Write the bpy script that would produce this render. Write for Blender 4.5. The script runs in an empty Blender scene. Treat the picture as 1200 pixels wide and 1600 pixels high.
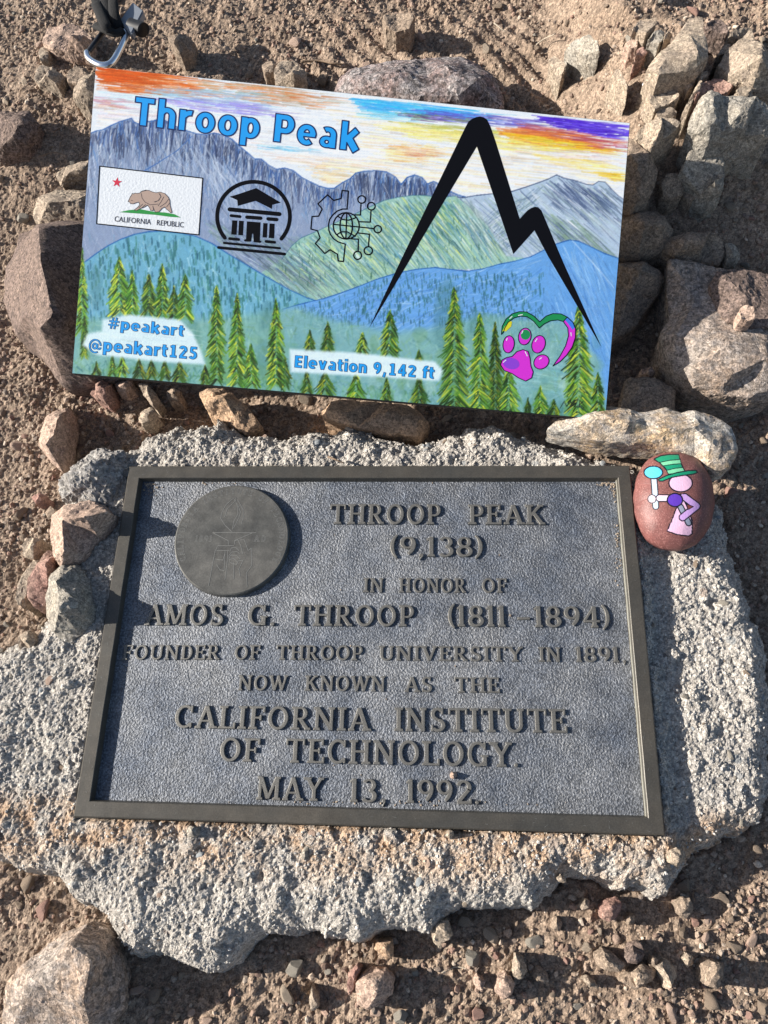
import bpy, bmesh, math, random
import numpy as np
from mathutils import Vector, Matrix, noise as mnoise
from mathutils.geometry import delaunay_2d_cdt

# ------------------------------------------------------------------ camera, world, sun, exposure
scene = bpy.context.scene
COL = scene.collection
CAMLOC = np.array([0.05750, -0.13663, 0.63535])
CAMROT = np.array([[0.99761293, -0.00265948, 0.06900265],
                   [0.02717007, 0.93377611, -0.35682484],
                   [-0.06348406, 0.35784788, 0.93161938]])
FPX = 1200.0
cam_data = bpy.data.cameras.new('camera')
cam = bpy.data.objects.new('camera', cam_data)
COL.objects.link(cam)
cam_data.sensor_fit = 'HORIZONTAL'
cam_data.sensor_width = 36.0
cam_data.lens = 36.0 * FPX / 1200.0
cam_data.clip_start = 0.02
cam_data.clip_end = 200.0
cam.matrix_world = Matrix.Translation(CAMLOC.tolist()) @ Matrix(CAMROT.tolist()).to_4x4()
scene.camera = cam

SUN_EL = math.radians(26.0)
SH = np.array([1.0, -0.05])                       # the way shadows fall on the ground
SH = SH / np.linalg.norm(SH)
to_sun = Vector((-SH[0] * math.cos(SUN_EL), -SH[1] * math.cos(SUN_EL), math.sin(SUN_EL)))
world = bpy.data.worlds.new('World')
scene.world = world
world.use_nodes = True
wn = world.node_tree.nodes
sky = wn.new('ShaderNodeTexSky')
sky.sky_type = 'NISHITA'
sky.sun_disc = False
sky.sun_elevation = SUN_EL
sky.sun_rotation = math.atan2(to_sun.x, to_sun.y)
sky.altitude = 300
sky.dust_density = 1.6
sky.ozone_density = 0.7
wn['Background'].inputs['Strength'].default_value = 0.068
world.node_tree.links.new(sky.outputs[0], wn['Background'].inputs['Color'])
sun_data = bpy.data.lights.new('sun', 'SUN')
sun_data.energy = 5.0
sun_data.angle = math.radians(0.53)
sun_data.color = (1.0, 0.945, 0.86)
sun = bpy.data.objects.new('sun', sun_data)
COL.objects.link(sun)
sun.rotation_euler = to_sun.to_track_quat('Z', 'Y').to_euler()
scene.view_settings.view_transform = 'Standard'
scene.view_settings.look = 'None'
scene.view_settings.exposure = 0.92
scene.view_settings.gamma = 1.0
scene.view_settings.use_curve_mapping = False

random.seed(7)
RNG = np.random.default_rng(11)

# ------------------------------------------------------------------ where a spot of the place lies
def P(u, v, z=0.0):
    d = CAMROT @ np.array([(u - 600.0) / FPX, -(v - 800.0) / FPX, -1.0])
    k = (z - CAMLOC[2]) / d[2]
    return CAMLOC + k * d

def PXY(pts, z=0.0):
    return np.array([P(u, v, z)[:2] for u, v in pts])

def lin(c):
    c = np.asarray(c, float) / 255.0
    return np.where(c <= 0.04045, c / 12.92, ((c + 0.055) / 1.055) ** 2.4)

# ------------------------------------------------------------------ noise
def _hash(ix, iy, seed):
    h = (ix.astype(np.int64) * 374761393 + iy.astype(np.int64) * 668265263 + seed * 2147483647) & 0xffffffff
    h = ((h ^ (h >> 13)) * 1274126177) & 0xffffffff
    h = ((h ^ (h >> 16)) * 2246822519) & 0xffffffff
    return ((h ^ (h >> 15)) & 0xffff) / 65535.0

def vnoise(x, y, seed=0):
    ix, iy = np.floor(x), np.floor(y)
    fx, fy = x - ix, y - iy
    sx, sy = fx * fx * (3 - 2 * fx), fy * fy * (3 - 2 * fy)
    a, b = _hash(ix, iy, seed), _hash(ix + 1, iy, seed)
    c, d = _hash(ix, iy + 1, seed), _hash(ix + 1, iy + 1, seed)
    return ((a + (b - a) * sx) * (1 - sy) + (c + (d - c) * sx) * sy) * 2 - 1

def fbm(x, y, f, octv=4, gain=0.5, seed=0):
    s, a, t = 0.0, 1.0, 0.0
    for i in range(octv):
        ang = 0.6 * i + 0.3
        xr, yr = x * math.cos(ang) - y * math.sin(ang), x * math.sin(ang) + y * math.cos(ang)
        s = s + a * vnoise(xr * f + 17.3 * i, yr * f - 9.1 * i, seed + i)
        t += a
        a *= gain
        f *= 2.03
    return s / t

def worley(x, y, f, seed=0):
    x, y = x * f, y * f
    ix, iy = np.floor(x), np.floor(y)
    best = np.full(x.shape, 9.0)
    cell = np.zeros(x.shape)
    for dx in (-1, 0, 1):
        for dy in (-1, 0, 1):
            cx, cy = ix + dx, iy + dy
            px, py = cx + _hash(cx, cy, seed), cy + _hash(cx, cy, seed + 5)
            d = (px - x) ** 2 + (py - y) ** 2
            m = d < best
            best = np.where(m, d, best)
            cell = np.where(m, _hash(cx, cy, seed + 9), cell)
    return np.sqrt(best), cell

def sstep(a, b, x):
    t = np.clip((x - a) / (b - a), 0, 1)
    return t * t * (3 - 2 * t)

def sdf(x, y, poly):
    """signed distance, positive inside"""
    p = np.asarray(poly)
    q = np.roll(p, -1, 0)
    d = np.full(x.shape, 1e9)
    ins = np.zeros(x.shape, bool)
    for (ax, ay), (bx, by) in zip(p, q):
        ex, ey = bx - ax, by - ay
        t = np.clip(((x - ax) * ex + (y - ay) * ey) / (ex * ex + ey * ey + 1e-18), 0, 1)
        d = np.minimum(d, (x - ax - t * ex) ** 2 + (y - ay - t * ey) ** 2)
        if ay != by:
            c = ((ay > y) != (by > y)) & (x < (bx - ax) * (y - ay) / (by - ay) + ax)
            ins ^= c
    d = np.sqrt(d)
    return np.where(ins, d, -d)

# ------------------------------------------------------------------ objects
def mesh_from(name, verts, faces, smooth=False):
    me = bpy.data.meshes.new(name)
    me.from_pydata([tuple(map(float, v)) for v in verts], [], [tuple(map(int, f)) for f in faces])
    if smooth:
        me.polygons.foreach_set('use_smooth', [True] * len(me.polygons))
    me.update()
    return me

def mesh_np(name, V, F, smooth=True):
    """fast build; F is an (n,3) or (n,4) array"""
    me = bpy.data.meshes.new(name)
    n, k = F.shape
    me.vertices.add(len(V))
    me.vertices.foreach_set('co', np.ascontiguousarray(V, dtype=np.float32).ravel())
    me.loops.add(n * k)
    me.loops.foreach_set('vertex_index', np.ascontiguousarray(F, dtype=np.int32).ravel())
    me.polygons.add(n)
    me.polygons.foreach_set('loop_start', np.arange(0, n * k, k, dtype=np.int32))
    me.polygons.foreach_set('use_smooth', np.full(n, smooth, dtype=bool))
    me.update(calc_edges=True)
    me.validate()
    return me

def link(name, me, mat=None, parent=None, loc=None):
    o = bpy.data.objects.new(name, me)
    COL.objects.link(o)
    if mat is not None and me is not None and len(me.materials) == 0:
        me.materials.append(mat)
    if parent is not None:
        o.parent = parent
    if loc is not None:
        o.location = tuple(map(float, loc))
    return o

def tag(o, label=None, cat=None, group=None, kind=None):
    if label: o['label'] = label
    if cat: o['category'] = cat
    if group: o['group'] = group
    if kind: o['kind'] = kind
    return o

def empty(name, loc, label, cat, group=None):
    o = bpy.data.objects.new(name, None)
    o.empty_display_size = 0.02
    COL.objects.link(o)
    o.location = tuple(map(float, loc))
    return tag(o, label, cat, group)

# ------------------------------------------------------------------ materials
def mat_new(name):
    m = bpy.data.materials.new(name)
    m.use_nodes = True
    nt = m.node_tree
    return m, nt, nt.nodes['Principled BSDF']

def N(nt, typ, **kw):
    n = nt.nodes.new(typ)
    for k, v in kw.items():
        if k in n.inputs: n.inputs[k].default_value = v
        else: setattr(n, k, v)
    return n

def simple(name, col, rough=0.6, metal=0.0, spec=0.5, bump=0.0, bscale=800, var=0.0):
    m, nt, b = mat_new(name)
    b.inputs['Base Color'].default_value = (*col, 1)
    b.inputs['Roughness'].default_value = rough
    b.inputs['Metallic'].default_value = metal
    b.inputs['Specular IOR Level'].default_value = spec
    tc = N(nt, 'ShaderNodeTexCoord')
    if bump or var:
        no = N(nt, 'ShaderNodeTexNoise', Scale=bscale, Detail=5.0)
        nt.links.new(tc.outputs['Object'], no.inputs['Vector'])
    if bump:
        bp = N(nt, 'ShaderNodeBump', Strength=bump, Distance=0.001)
        nt.links.new(no.outputs['Fac'], bp.inputs['Height'])
        nt.links.new(bp.outputs[0], b.inputs['Normal'])
    if var:
        mr = N(nt, 'ShaderNodeMix', data_type='RGBA')
        mr.inputs['A'].default_value = (*[c * (1 - var) for c in col], 1)
        mr.inputs['B'].default_value = (*[min(1, c * (1 + var)) for c in col], 1)
        nt.links.new(no.outputs['Fac'], mr.inputs['Factor'])
        nt.links.new(mr.outputs['Result'], b.inputs['Base Color'])
    return m

def rough_mat(name, cols, big=35, mid=160, fine=900, bump=0.7, dark=0.35, rough=0.9, bdist=0.0012, offset=True, spk=0.55):
    """stone, dirt, concrete: three colours in patches, fine grain, dark and light specks, relief"""
    m, nt, b = mat_new(name)
    b.inputs['Roughness'].default_value = rough
    b.inputs['Specular IOR Level'].default_value = 0.25
    L = nt.links.new
    tc = N(nt, 'ShaderNodeTexCoord')
    vec = tc.outputs['Object']
    if offset:
        oi = N(nt, 'ShaderNodeObjectInfo')
        sc = N(nt, 'ShaderNodeVectorMath', operation='SCALE')
        sc.inputs['Scale'].default_value = 7.0
        L(oi.outputs['Location'], sc.inputs[0])
        ad = N(nt, 'ShaderNodeVectorMath', operation='ADD')
        L(vec, ad.inputs[0]); L(sc.outputs[0], ad.inputs[1])
        vec = ad.outputs[0]
    n1 = N(nt, 'ShaderNodeTexNoise', Scale=big, Detail=4.0, Roughness=0.6)
    n2 = N(nt, 'ShaderNodeTexNoise', Scale=mid, Detail=6.0, Roughness=0.7)
    n3 = N(nt, 'ShaderNodeTexNoise', Scale=fine, Detail=3.0, Roughness=0.7)
    vo = N(nt, 'ShaderNodeTexVoronoi', Scale=fine * 0.55)
    for n in (n1, n2, n3, vo): L(vec, n.inputs['Vector'])
    r1 = N(nt, 'ShaderNodeMapRange'); r1.inputs['From Min'].default_value = 0.38; r1.inputs['From Max'].default_value = 0.62
    r2 = N(nt, 'ShaderNodeMapRange'); r2.inputs['From Min'].default_value = 0.42; r2.inputs['From Max'].default_value = 0.64
    L(n1.outputs['Fac'], r1.inputs['Value']); L(n2.outputs['Fac'], r2.inputs['Value'])
    m1 = N(nt, 'ShaderNodeMix', data_type='RGBA')
    m1.inputs['A'].default_value = (*cols[0], 1); m1.inputs['B'].default_value = (*cols[1], 1)
    L(r1.outputs[0], m1.inputs['Factor'])
    m2 = N(nt, 'ShaderNodeMix', data_type='RGBA')
    m2.inputs['B'].default_value = (*cols[2], 1)
    L(m1.outputs['Result'], m2.inputs['A'])
    h2 = N(nt, 'ShaderNodeMath', operation='MULTIPLY'); h2.inputs[1].default_value = 0.75
    L(r2.outputs[0], h2.inputs[0]); L(h2.outputs[0], m2.inputs['Factor'])
    # grain
    r3 = N(nt, 'ShaderNodeMapRange')
    r3.inputs['From Min'].default_value = 0.3; r3.inputs['From Max'].default_value = 0.7
    r3.inputs['To Min'].default_value = 1 - spk; r3.inputs['To Max'].default_value = 1 + spk
    L(n3.outputs['Fac'], r3.inputs['Value'])
    m3 = N(nt, 'ShaderNodeVectorMath', operation='SCALE')
    L(m2.outputs['Result'], m3.inputs[0]); L(r3.outputs[0], m3.inputs['Scale'])
    # single grains of other colour
    cs = N(nt, 'ShaderNodeSeparateColor'); L(vo.outputs['Color'], cs.inputs[0])
    g = N(nt, 'ShaderNodeMapRange')
    g.inputs['From Min'].default_value = 0.0; g.inputs['From Max'].default_value = 1.0
    g.inputs['To Min'].default_value = 1 - dark; g.inputs['To Max'].default_value = 1 + dark
    L(cs.outputs[0], g.inputs['Value'])
    m4 = N(nt, 'ShaderNodeVectorMath', operation='SCALE')
    L(m3.outputs[0], m4.inputs[0]); L(g.outputs[0], m4.inputs['Scale'])
    L(m4.outputs[0], b.inputs['Base Color'])
    # relief
    a1 = N(nt, 'ShaderNodeMath', operation='MULTIPLY_ADD'); a1.inputs[1].default_value = 1.6
    L(n2.outputs['Fac'], a1.inputs[0]); L(n3.outputs['Fac'], a1.inputs[2])
    bp = N(nt, 'ShaderNodeBump', Strength=bump, Distance=bdist)
    L(a1.outputs[0], bp.inputs['Height']); L(bp.outputs[0], b.inputs['Normal'])
    return m

M = {}
M['dirt'] = rough_mat('dry_dirt', [(.275, .202, .148), (.33, .25, .188), (.19, .138, .102)], big=14, mid=120, fine=700, bump=0.9, offset=False)
M['gravel'] = rough_mat('gravel', [(.27, .19, .145), (.33, .25, .19), (.17, .12, .095)], big=90, mid=260, fine=1200, bump=0.4, dark=0.45, offset=False)
M['concrete'] = rough_mat('weathered_concrete', [(.51, .472, .425), (.59, .545, .485), (.35, .32, .29)], big=22, mid=230, fine=1000, bump=1.0, dark=0.38, bdist=.0018, offset=False, spk=0.5)
M['tan'] = rough_mat('tan_stone', [(.38, .31, .235), (.32, .255, .195), (.23, .185, .15)], bump=0.6)
M['pink'] = rough_mat('pinkish_stone', [(.46, .34, .265), (.38, .27, .21), (.29, .21, .17)], bump=0.6)
M['red'] = rough_mat('red_stone', [(.30, .17, .14), (.36, .24, .19), (.20, .12, .10)], bump=0.6)
M['grey'] = rough_mat('grey_stone', [(.31, .285, .245), (.36, .315, .255), (.19, .175, .155)], bump=0.7)
M['brown'] = rough_mat('brown_stone', [(.27, .21, .16), (.33, .25, .185), (.18, .14, .11)], bump=0.7)
M['purple'] = rough_mat('purple_brown_stone', [(.175, .128, .108), (.225, .165, .135), (.115, .088, .08)], bump=0.9, dark=0.5)
M['granite'] = rough_mat('speckled_granite', [(.30, .27, .26), (.24, .17, .155), (.10, .10, .11)], big=40, mid=220, fine=600, bump=0.9, dark=0.65, spk=0.7)
M['orange'] = rough_mat('orange_stone', [(.45, .30, .19), (.38, .26, .175), (.28, .20, .14)], bump=0.6)
M['ledge'] = rough_mat('ledge_stone', [(.50, .46, .40), (.50, .35, .21), (.28, .27, .27)], big=28, mid=150, fine=700, bump=0.9, dark=0.4, spk=0.6)
M['boulder'] = rough_mat('boulder_stone', [(.34, .29, .25), (.38, .28, .21), (.22, .20, .19)], big=20, mid=150, fine=650, bump=0.9, dark=0.45, spk=0.6)
def island_mat(name, cols, rough=.85, spread=.35, bump=.3):
    m, nt, b = mat_new(name)
    b.inputs['Roughness'].default_value = rough
    b.inputs['Specular IOR Level'].default_value = .25
    g_ = N(nt, 'ShaderNodeNewGeometry')
    cr_ = N(nt, 'ShaderNodeValToRGB')
    els = cr_.color_ramp.elements
    while len(els) < len(cols): els.new(.5)
    for i, c in enumerate(cols):
        els[i].position = i / (len(cols) - 1); els[i].color = (*c, 1)
    nt.links.new(g_.outputs['Random Per Island'], cr_.inputs['Fac'])
    tc = N(nt, 'ShaderNodeTexCoord'); no = N(nt, 'ShaderNodeTexNoise', Scale=900.0, Detail=4.0)
    nt.links.new(tc.outputs['Object'], no.inputs['Vector'])
    r_ = N(nt, 'ShaderNodeMapRange'); r_.inputs['From Min'].default_value = .3; r_.inputs['From Max'].default_value = .7
    r_.inputs['To Min'].default_value = 1 - spread; r_.inputs['To Max'].default_value = 1 + spread
    nt.links.new(no.outputs['Fac'], r_.inputs['Value'])
    v_ = N(nt, 'ShaderNodeVectorMath', operation='SCALE')
    nt.links.new(cr_.outputs['Color'], v_.inputs[0]); nt.links.new(r_.outputs[0], v_.inputs['Scale'])
    nt.links.new(v_.outputs[0], b.inputs['Base Color'])
    bp = N(nt, 'ShaderNodeBump', Strength=bump, Distance=.0008)
    nt.links.new(no.outputs['Fac'], bp.inputs['Height']); nt.links.new(bp.outputs[0], b.inputs['Normal'])
    return m
M['gravel'] = island_mat('gravel', [(.14, .095, .075), (.29, .205, .155), (.20, .14, .11), (.44, .345, .265), (.28, .175, .135), (.36, .275, .21), (.16, .125, .105), (.58, .48, .38)])
M['grit'] = island_mat('concrete_grains', [(.55, .52, .48), (.40, .37, .34), (.62, .58, .52), (.30, .29, .28), (.50, .44, .37), (.66, .63, .58)])
M['chunk'] = rough_mat('concrete_chunk', [(.42, .40, .37), (.36, .33, .30), (.24, .23, .23)], big=60, mid=200, fine=800, bump=1.0, dark=0.4)
M['twig'] = simple('dry_twig', (.19, .13, .085), 0.8, bump=0.6, bscale=600, var=0.3)
M['pale_twig'] = simple('bleached_twig', (.42, .36, .28), 0.8, bump=0.5, bscale=600, var=0.2)

# ------------------------------------------------------------------ the slab outline and the ground
SLAB_PX = [(170, 702), (192, 682), (215, 668), (250, 656), (262, 643), (300, 650), (345, 640), (378, 660), (410, 656),
           (440, 668), (480, 655), (520, 657), (536, 640), (547, 630), (562, 650), (600, 666), (640, 672), (680, 668),
           (720, 650), (765, 643), (800, 655), (840, 668), (880, 682), (950, 700), (1010, 715), (1062, 745), (1108, 750),
           (1144, 766), (1158, 798), (1168, 850), (1186, 900), (1215, 980), (1240, 1120), (1235, 1240), (1215, 1298),
           (1172, 1322), (1134, 1337), (1098, 1346), (1085, 1372), (1062, 1395), (1040, 1411), (1000, 1405), (962, 1402),
           (932, 1386), (905, 1383), (880, 1396), (855, 1412), (832, 1436), (800, 1433), (760, 1430), (722, 1428),
           (702, 1436), (682, 1455), (665, 1470), (620, 1462), (592, 1470), (575, 1481), (540, 1478), (500, 1470),
           (455, 1475), (420, 1472), (402, 1484), (386, 1502), (345, 1531), (320, 1529), (280, 1515), (240, 1500),
           (203, 1502), (187, 1480), (175, 1455), (140, 1426), (110, 1412), (82, 1380), (50, 1373), (20, 1372),
           (-50, 1350), (-90, 1200), (-60, 1040), (0, 990), (42, 978), (62, 945), (72, 905), (92, 860), (80, 800),
           (82, 755), (110, 720), (140, 708)]
SLAB = np.array([P(u, v, -0.010 - 0.030 * float(sstep(1300., 1450., v)))[:2] for u, v in SLAB_PX])
# finer outline: broken edge
def jag(poly, step, amp, seed):
    r = np.random.default_rng(seed)
    out = []
    for a, b in zip(poly, np.roll(poly, -1, 0)):
        L = np.linalg.norm(b - a)
        n = max(1, int(L / step))
        nrm = np.array([-(b - a)[1], (b - a)[0]]) / (L + 1e-9)
        for i in range(n):
            t = i / n
            out.append(a + (b - a) * t + nrm * (r.normal(0, amp) if i else 0))
    return np.array(out)
SLABJ = jag(SLAB, 0.006, 0.0016, 3)

PW, PH = 0.4572, 0.3040                             # the plaque, centred on the origin

def rise(x, y):
    """the summit ground climbs to the right and behind the board"""
    r_ = sstep(0.17, 0.26, x)
    return 0.112 * r_ * sstep(0.30, 0.50, y) + 0.040 * sstep(0.36, 0.62, y) * (1 - r_)

def on_rise(u, v, h):
    """height of a spot h above the even ground, where the line of sight meets the climbing ground"""
    zz = np.linspace(h + 0.18, h - 0.002, 120)
    q = np.array([P(u, v, z) for z in zz])
    below = zz <= h + rise(q[:, 0], q[:, 1])
    return float(zz[np.argmax(below)]) if below.any() else h

def gz(x, y):
    """height of the ground"""
    z = -0.056 + 0.010 * fbm(x, y, 7, 3, 0.5, 1) + 0.0055 * fbm(x, y, 24, 3, 0.55, 7)
    # hollow under the lifted board, higher ground behind it
    z = z + rise(x, y) + 0.010 * sstep(0.38, 0.75, y)
    # trodden earth: boot tread ridges behind the board
    tr = np.exp(-((x - 0.0) / 0.17) ** 2 - ((y - 0.62) / 0.11) ** 2) + np.exp(-((x - 0.21) / 0.10) ** 2 - ((y - 0.57) / 0.10) ** 2)
    w = np.sin((x * 0.80 + y * 0.60) * 270 + 2.2 * fbm(x, y, 15, 2, 0.5, 31))
    z = z + 0.0036 * tr * np.sign(w) * np.abs(w) ** 0.7
    w1, c1 = worley(x, y, 60, 3)
    z = z + 0.0035 * (c1 - 0.5) * sstep(0.55, 0.25, w1)
    w2, c2 = worley(x, y, 190, 13)
    clod = sstep(-0.2, 0.5, fbm(x, y, 18, 2, 0.5, 23))
    z = z + (0.0012 + 0.0022 * clod) * (1 - w2 * 1.4) * (0.2 + c2)
    w3, c3 = worley(x + 0.001 * vnoise(x * 300, y * 300, 2), y, 330, 19)
    z = z + 0.0007 * (0.8 - w3) * (0.2 + c3) * (0.5 + clod) + 0.0022 * (0.5 - np.abs(fbm(x, y, 70, 3, 0.6, 88)))
    z = z + 0.0013 * fbm(x, y, 330, 2, 0.6, 41)
    return z

def axis(a, b, step, far, grow=1.25):
    core = np.arange(a, b, step)
    lo, hi, s = [], [], step * 2
    p = a
    while p > -far:
        p -= s; s *= grow; lo.append(p)
    p, s = core[-1], step * 2
    while p < far:
        p += s; s *= grow; hi.append(p)
    return np.concatenate([lo[::-1], core, hi])

xs = axis(-0.56, 0.50, 0.0017, 6.0)
ys = axis(-0.36, 0.90, 0.0017, 6.0)
X, Y = np.meshgrid(xs, ys)
r_ = np.random.default_rng(5)
inner = (X > -0.56) & (X < 0.5) & (Y > -0.36) & (Y < 0.9)
X = X + np.where(inner, r_.uniform(-0.0004, 0.0004, X.shape), 0)
Y = Y + np.where(inner, r_.uniform(-0.0004, 0.0004, X.shape), 0)
Z = gz(X, Y)
DS = sdf(X, Y, SLAB)
Z = Z - 0.012 * sstep(-0.002, 0.02, DS)             # dug in under the slab
idx = np.arange(X.size).reshape(X.shape)
F = np.stack([idx[:-1, :-1], idx[:-1, 1:], idx[1:, 1:], idx[1:, :-1]], -1).reshape(-1, 4)
keep = (DS.ravel()[F].max(1) < 0.022)
V = np.stack([X, Y, Z], -1).reshape(-1, 3)
F = F[keep]
used = np.zeros(len(V), bool); used[F.ravel()] = True
remap = np.cumsum(used) - 1
ground = link('ground', mesh_np('ground', V[used], remap[F], smooth=False), M['dirt'])
ground['kind'] = 'structure'

# ------------------------------------------------------------------ the concrete slab
def slab_top(x, y):
    t = -0.0085 + 0.0035 * fbm(x, y, 16, 3, 0.5, 51)
    t = t + 0.008 * sstep(0.165, 0.235, y) * (0.6 + 0.8 * fbm(x, y, 22, 2, 0.5, 77))      # lumpy rim above the plaque
    t = t - 0.006 * sstep(0.229, 0.245, x)                                              # lower on the right of the plaque
    t = t - 0.010 * sstep(-0.17, -0.29, y) * (0.8 + 0.5 * fbm(x, y, 20, 2, 0.5, 91))
    return t
sx = np.arange(SLABJ[:, 0].min() - 0.012, SLABJ[:, 0].max() + 0.012, 0.00105)
sy = np.arange(SLABJ[:, 1].min() - 0.012, SLABJ[:, 1].max() + 0.012, 0.00105)
X, Y = np.meshgrid(sx, sy)
X = X + RNG.uniform(-0.0003, 0.0003, X.shape); Y = Y + RNG.uniform(-0.0003, 0.0003, X.shape)
wx = X + 0.0030 * fbm(X, Y, 60, 3, 0.6, 61) + 0.0022 * fbm(X, Y, 210, 3, 0.6, 62)
wy = Y + 0.0030 * fbm(X, Y, 60, 3, 0.6, 71) + 0.0022 * fbm(X, Y, 210, 3, 0.6, 72)
D = sdf(wx, wy, SLABJ)
top = slab_top(X, Y)
# roughness of weathered concrete: crusty lumps, exposed stones, pits
wr, cr = worley(X + 0.002 * fbm(X, Y, 90, 2, 0.5, 5), Y, 210, 21)
wq, cq = worley(X, Y, 340, 27)
rough = 0.0018 * (0.75 - wr) * (0.35 + cr) + 0.0013 * (0.7 - wq) * (0.3 + cq) + 0.0017 * fbm(X, Y, 300, 3, 0.7, 101) + 0.0032 * fbm(X, Y, 75, 3, 0.5, 111)
w4, c4 = worley(X + 0.005 * fbm(X, Y, 70, 3, 0.6, 7), Y + 0.005 * fbm(X, Y, 70, 3, 0.6, 8), 46, 33)
rough = rough + np.where(c4 > 0.80, 0.0028 * np.sqrt(np.clip(1 - (w4 / 0.33) ** 2, 0, 1)), 0)       # stones in the mix
rough = rough - np.where(c4 < 0.06, 0.0042 * np.clip(1 - (w4 / 0.30) ** 2, 0, 1), 0)                # lost stones
rim = 1 + 0.9 * sstep(0.17, 0.22, Y)
top = top + rough * rim
# bedding of the plaque: flat under it
dp = np.maximum(np.abs(X) - PW / 2, np.abs(Y) - PH / 2)
flat = 1 - sstep(-0.004, 0.004, dp)
capz = np.where((Y > 0.1) | (Y < -0.1), -0.0015, -0.0035)
cap = capz + np.maximum(dp, 0) * 0.5
top = np.where(top > cap, cap + (top - cap) * sstep(0.0, 0.02, dp), top)
top = top * (1 - flat) + (-0.0165) * flat
edge = sstep(-0.001, 0.010, D) * 0.55 + 0.45 * sstep(0.0, 0.030, D)
base = -0.085
Z = base + (top - base) * np.sqrt(np.clip(edge, 0, 1)) + 0.0016 * fbm(X, Y, 260, 3, 0.7, 131) * (1 - edge)
idx = np.arange(X.size).reshape(X.shape)
F = np.stack([idx[:-1, :-1], idx[:-1, 1:], idx[1:, 1:], idx[1:, :-1]], -1).reshape(-1, 4)
F = F[(D.ravel()[F].max(1) > -0.001) & (dp.ravel()[F].max(1) > -0.02)]
V = np.stack([X, Y, Z], -1).reshape(-1, 3)
used = np.zeros(len(V), bool); used[F.ravel()] = True
remap = np.cumsum(used) - 1
slab_me = mesh_np('concrete_slab', V[used], remap[F], smooth=False)
slab = link('concrete_slab', slab_me, M['concrete'])
tag(slab, 'rough broken-edged grey concrete slab that the bronze plaque is set into', 'concrete slab')
slab_sampler = (sx, sy, Z)
def slab_z(x, y):
    i = int(np.clip(round((x - sx[0]) / 0.00105), 0, len(sx) - 1)); j = int(np.clip(round((y - sy[0]) / 0.00105), 0, len(sy) - 1))
    return float(Z_SLAB[j, i])
Z_SLAB = Z
# dusty orange earth lying in the concrete below the plaque and bluish stones in it: extend the material
nt = M['concrete'].node_tree
bs = nt.nodes['Principled BSDF']
src = bs.inputs['Base Color'].links[0].from_socket
tc = N(nt, 'ShaderNodeTexCoord')
sp = N(nt, 'ShaderNodeSeparateXYZ'); nt.links.new(tc.outputs['Object'], sp.inputs[0])
mr = N(nt, 'ShaderNodeMapRange', interpolation_type='SMOOTHSTEP')
mr.inputs['From Min'].default_value = -0.205; mr.inputs['From Max'].default_value = -0.165
nt.links.new(sp.outputs['Y'], mr.inputs['Value'])
mr2 = N(nt, 'ShaderNodeMapRange', interpolation_type='SMOOTHSTEP')
mr2.inputs['From Min'].default_value = -0.125; mr2.inputs['From Max'].default_value = -0.15
nt.links.new(sp.outputs['Y'], mr2.inputs['Value'])
nn = N(nt, 'ShaderNodeTexNoise', Scale=45.0, Detail=5.0); nt.links.new(tc.outputs['Object'], nn.inputs['Vector'])
mr3 = N(nt, 'ShaderNodeMapRange'); mr3.inputs['From Min'].default_value = 0.38; mr3.inputs['From Max'].default_value = 0.58
nt.links.new(nn.outputs['Fac'], mr3.inputs['Value'])
p1 = N(nt, 'ShaderNodeMath', operation='MULTIPLY'); p2 = N(nt, 'ShaderNodeMath', operation='MULTIPLY')
nt.links.new(mr.outputs[0], p1.inputs[0]); nt.links.new(mr2.outputs[0], p1.inputs[1])
nt.links.new(p1.outputs[0], p2.inputs[0]); nt.links.new(mr3.outputs[0], p2.inputs[1])
mx = N(nt, 'ShaderNodeMix', data_type='RGBA', blend_type='MULTIPLY')
mx.inputs['B'].default_value = (1.0, 0.76, 0.58, 1)
nt.links.new(src, mx.inputs['A']); nt.links.new(p2.outputs[0], mx.inputs['Factor'])
vs = N(nt, 'ShaderNodeTexVoronoi', Scale=75.0); nt.links.new(tc.outputs['Object'], vs.inputs['Vector'])
vc = N(nt, 'ShaderNodeSeparateColor'); nt.links.new(vs.outputs['Color'], vc.inputs[0])
c1 = N(nt, 'ShaderNodeMath', operation='GREATER_THAN'); c1.inputs[1].default_value = 0.80; nt.links.new(vc.outputs[1], c1.inputs[0])
c2 = N(nt, 'ShaderNodeMath', operation='LESS_THAN'); c2.inputs[1].default_value = 0.30; nt.links.new(vs.outputs['Distance'], c2.inputs[0])
c3 = N(nt, 'ShaderNodeMath', operation='MULTIPLY'); nt.links.new(c1.outputs[0], c3.inputs[0]); nt.links.new(c2.outputs[0], c3.inputs[1])
c4_ = N(nt, 'ShaderNodeMath', operation='MULTIPLY'); c4_.inputs[1].default_value = 0.6; nt.links.new(c3.outputs[0], c4_.inputs[0])
mx2 = N(nt, 'ShaderNodeMix', data_type='RGBA')
ramp = N(nt, 'ShaderNodeMix', data_type='RGBA')
ramp.inputs['A'].default_value = (.26, .29, .31, 1); ramp.inputs['B'].default_value = (.34, .25, .20, 1)
nt.links.new(vc.outputs[2], ramp.inputs['Factor'])
nt.links.new(mx.outputs['Result'], mx2.inputs['A']); nt.links.new(ramp.outputs['Result'], mx2.inputs['B'])
nt.links.new(c4_.outputs[0], mx2.inputs['Factor'])
nt.links.new(mx2.outputs['Result'], bs.inputs['Base Color'])

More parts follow.
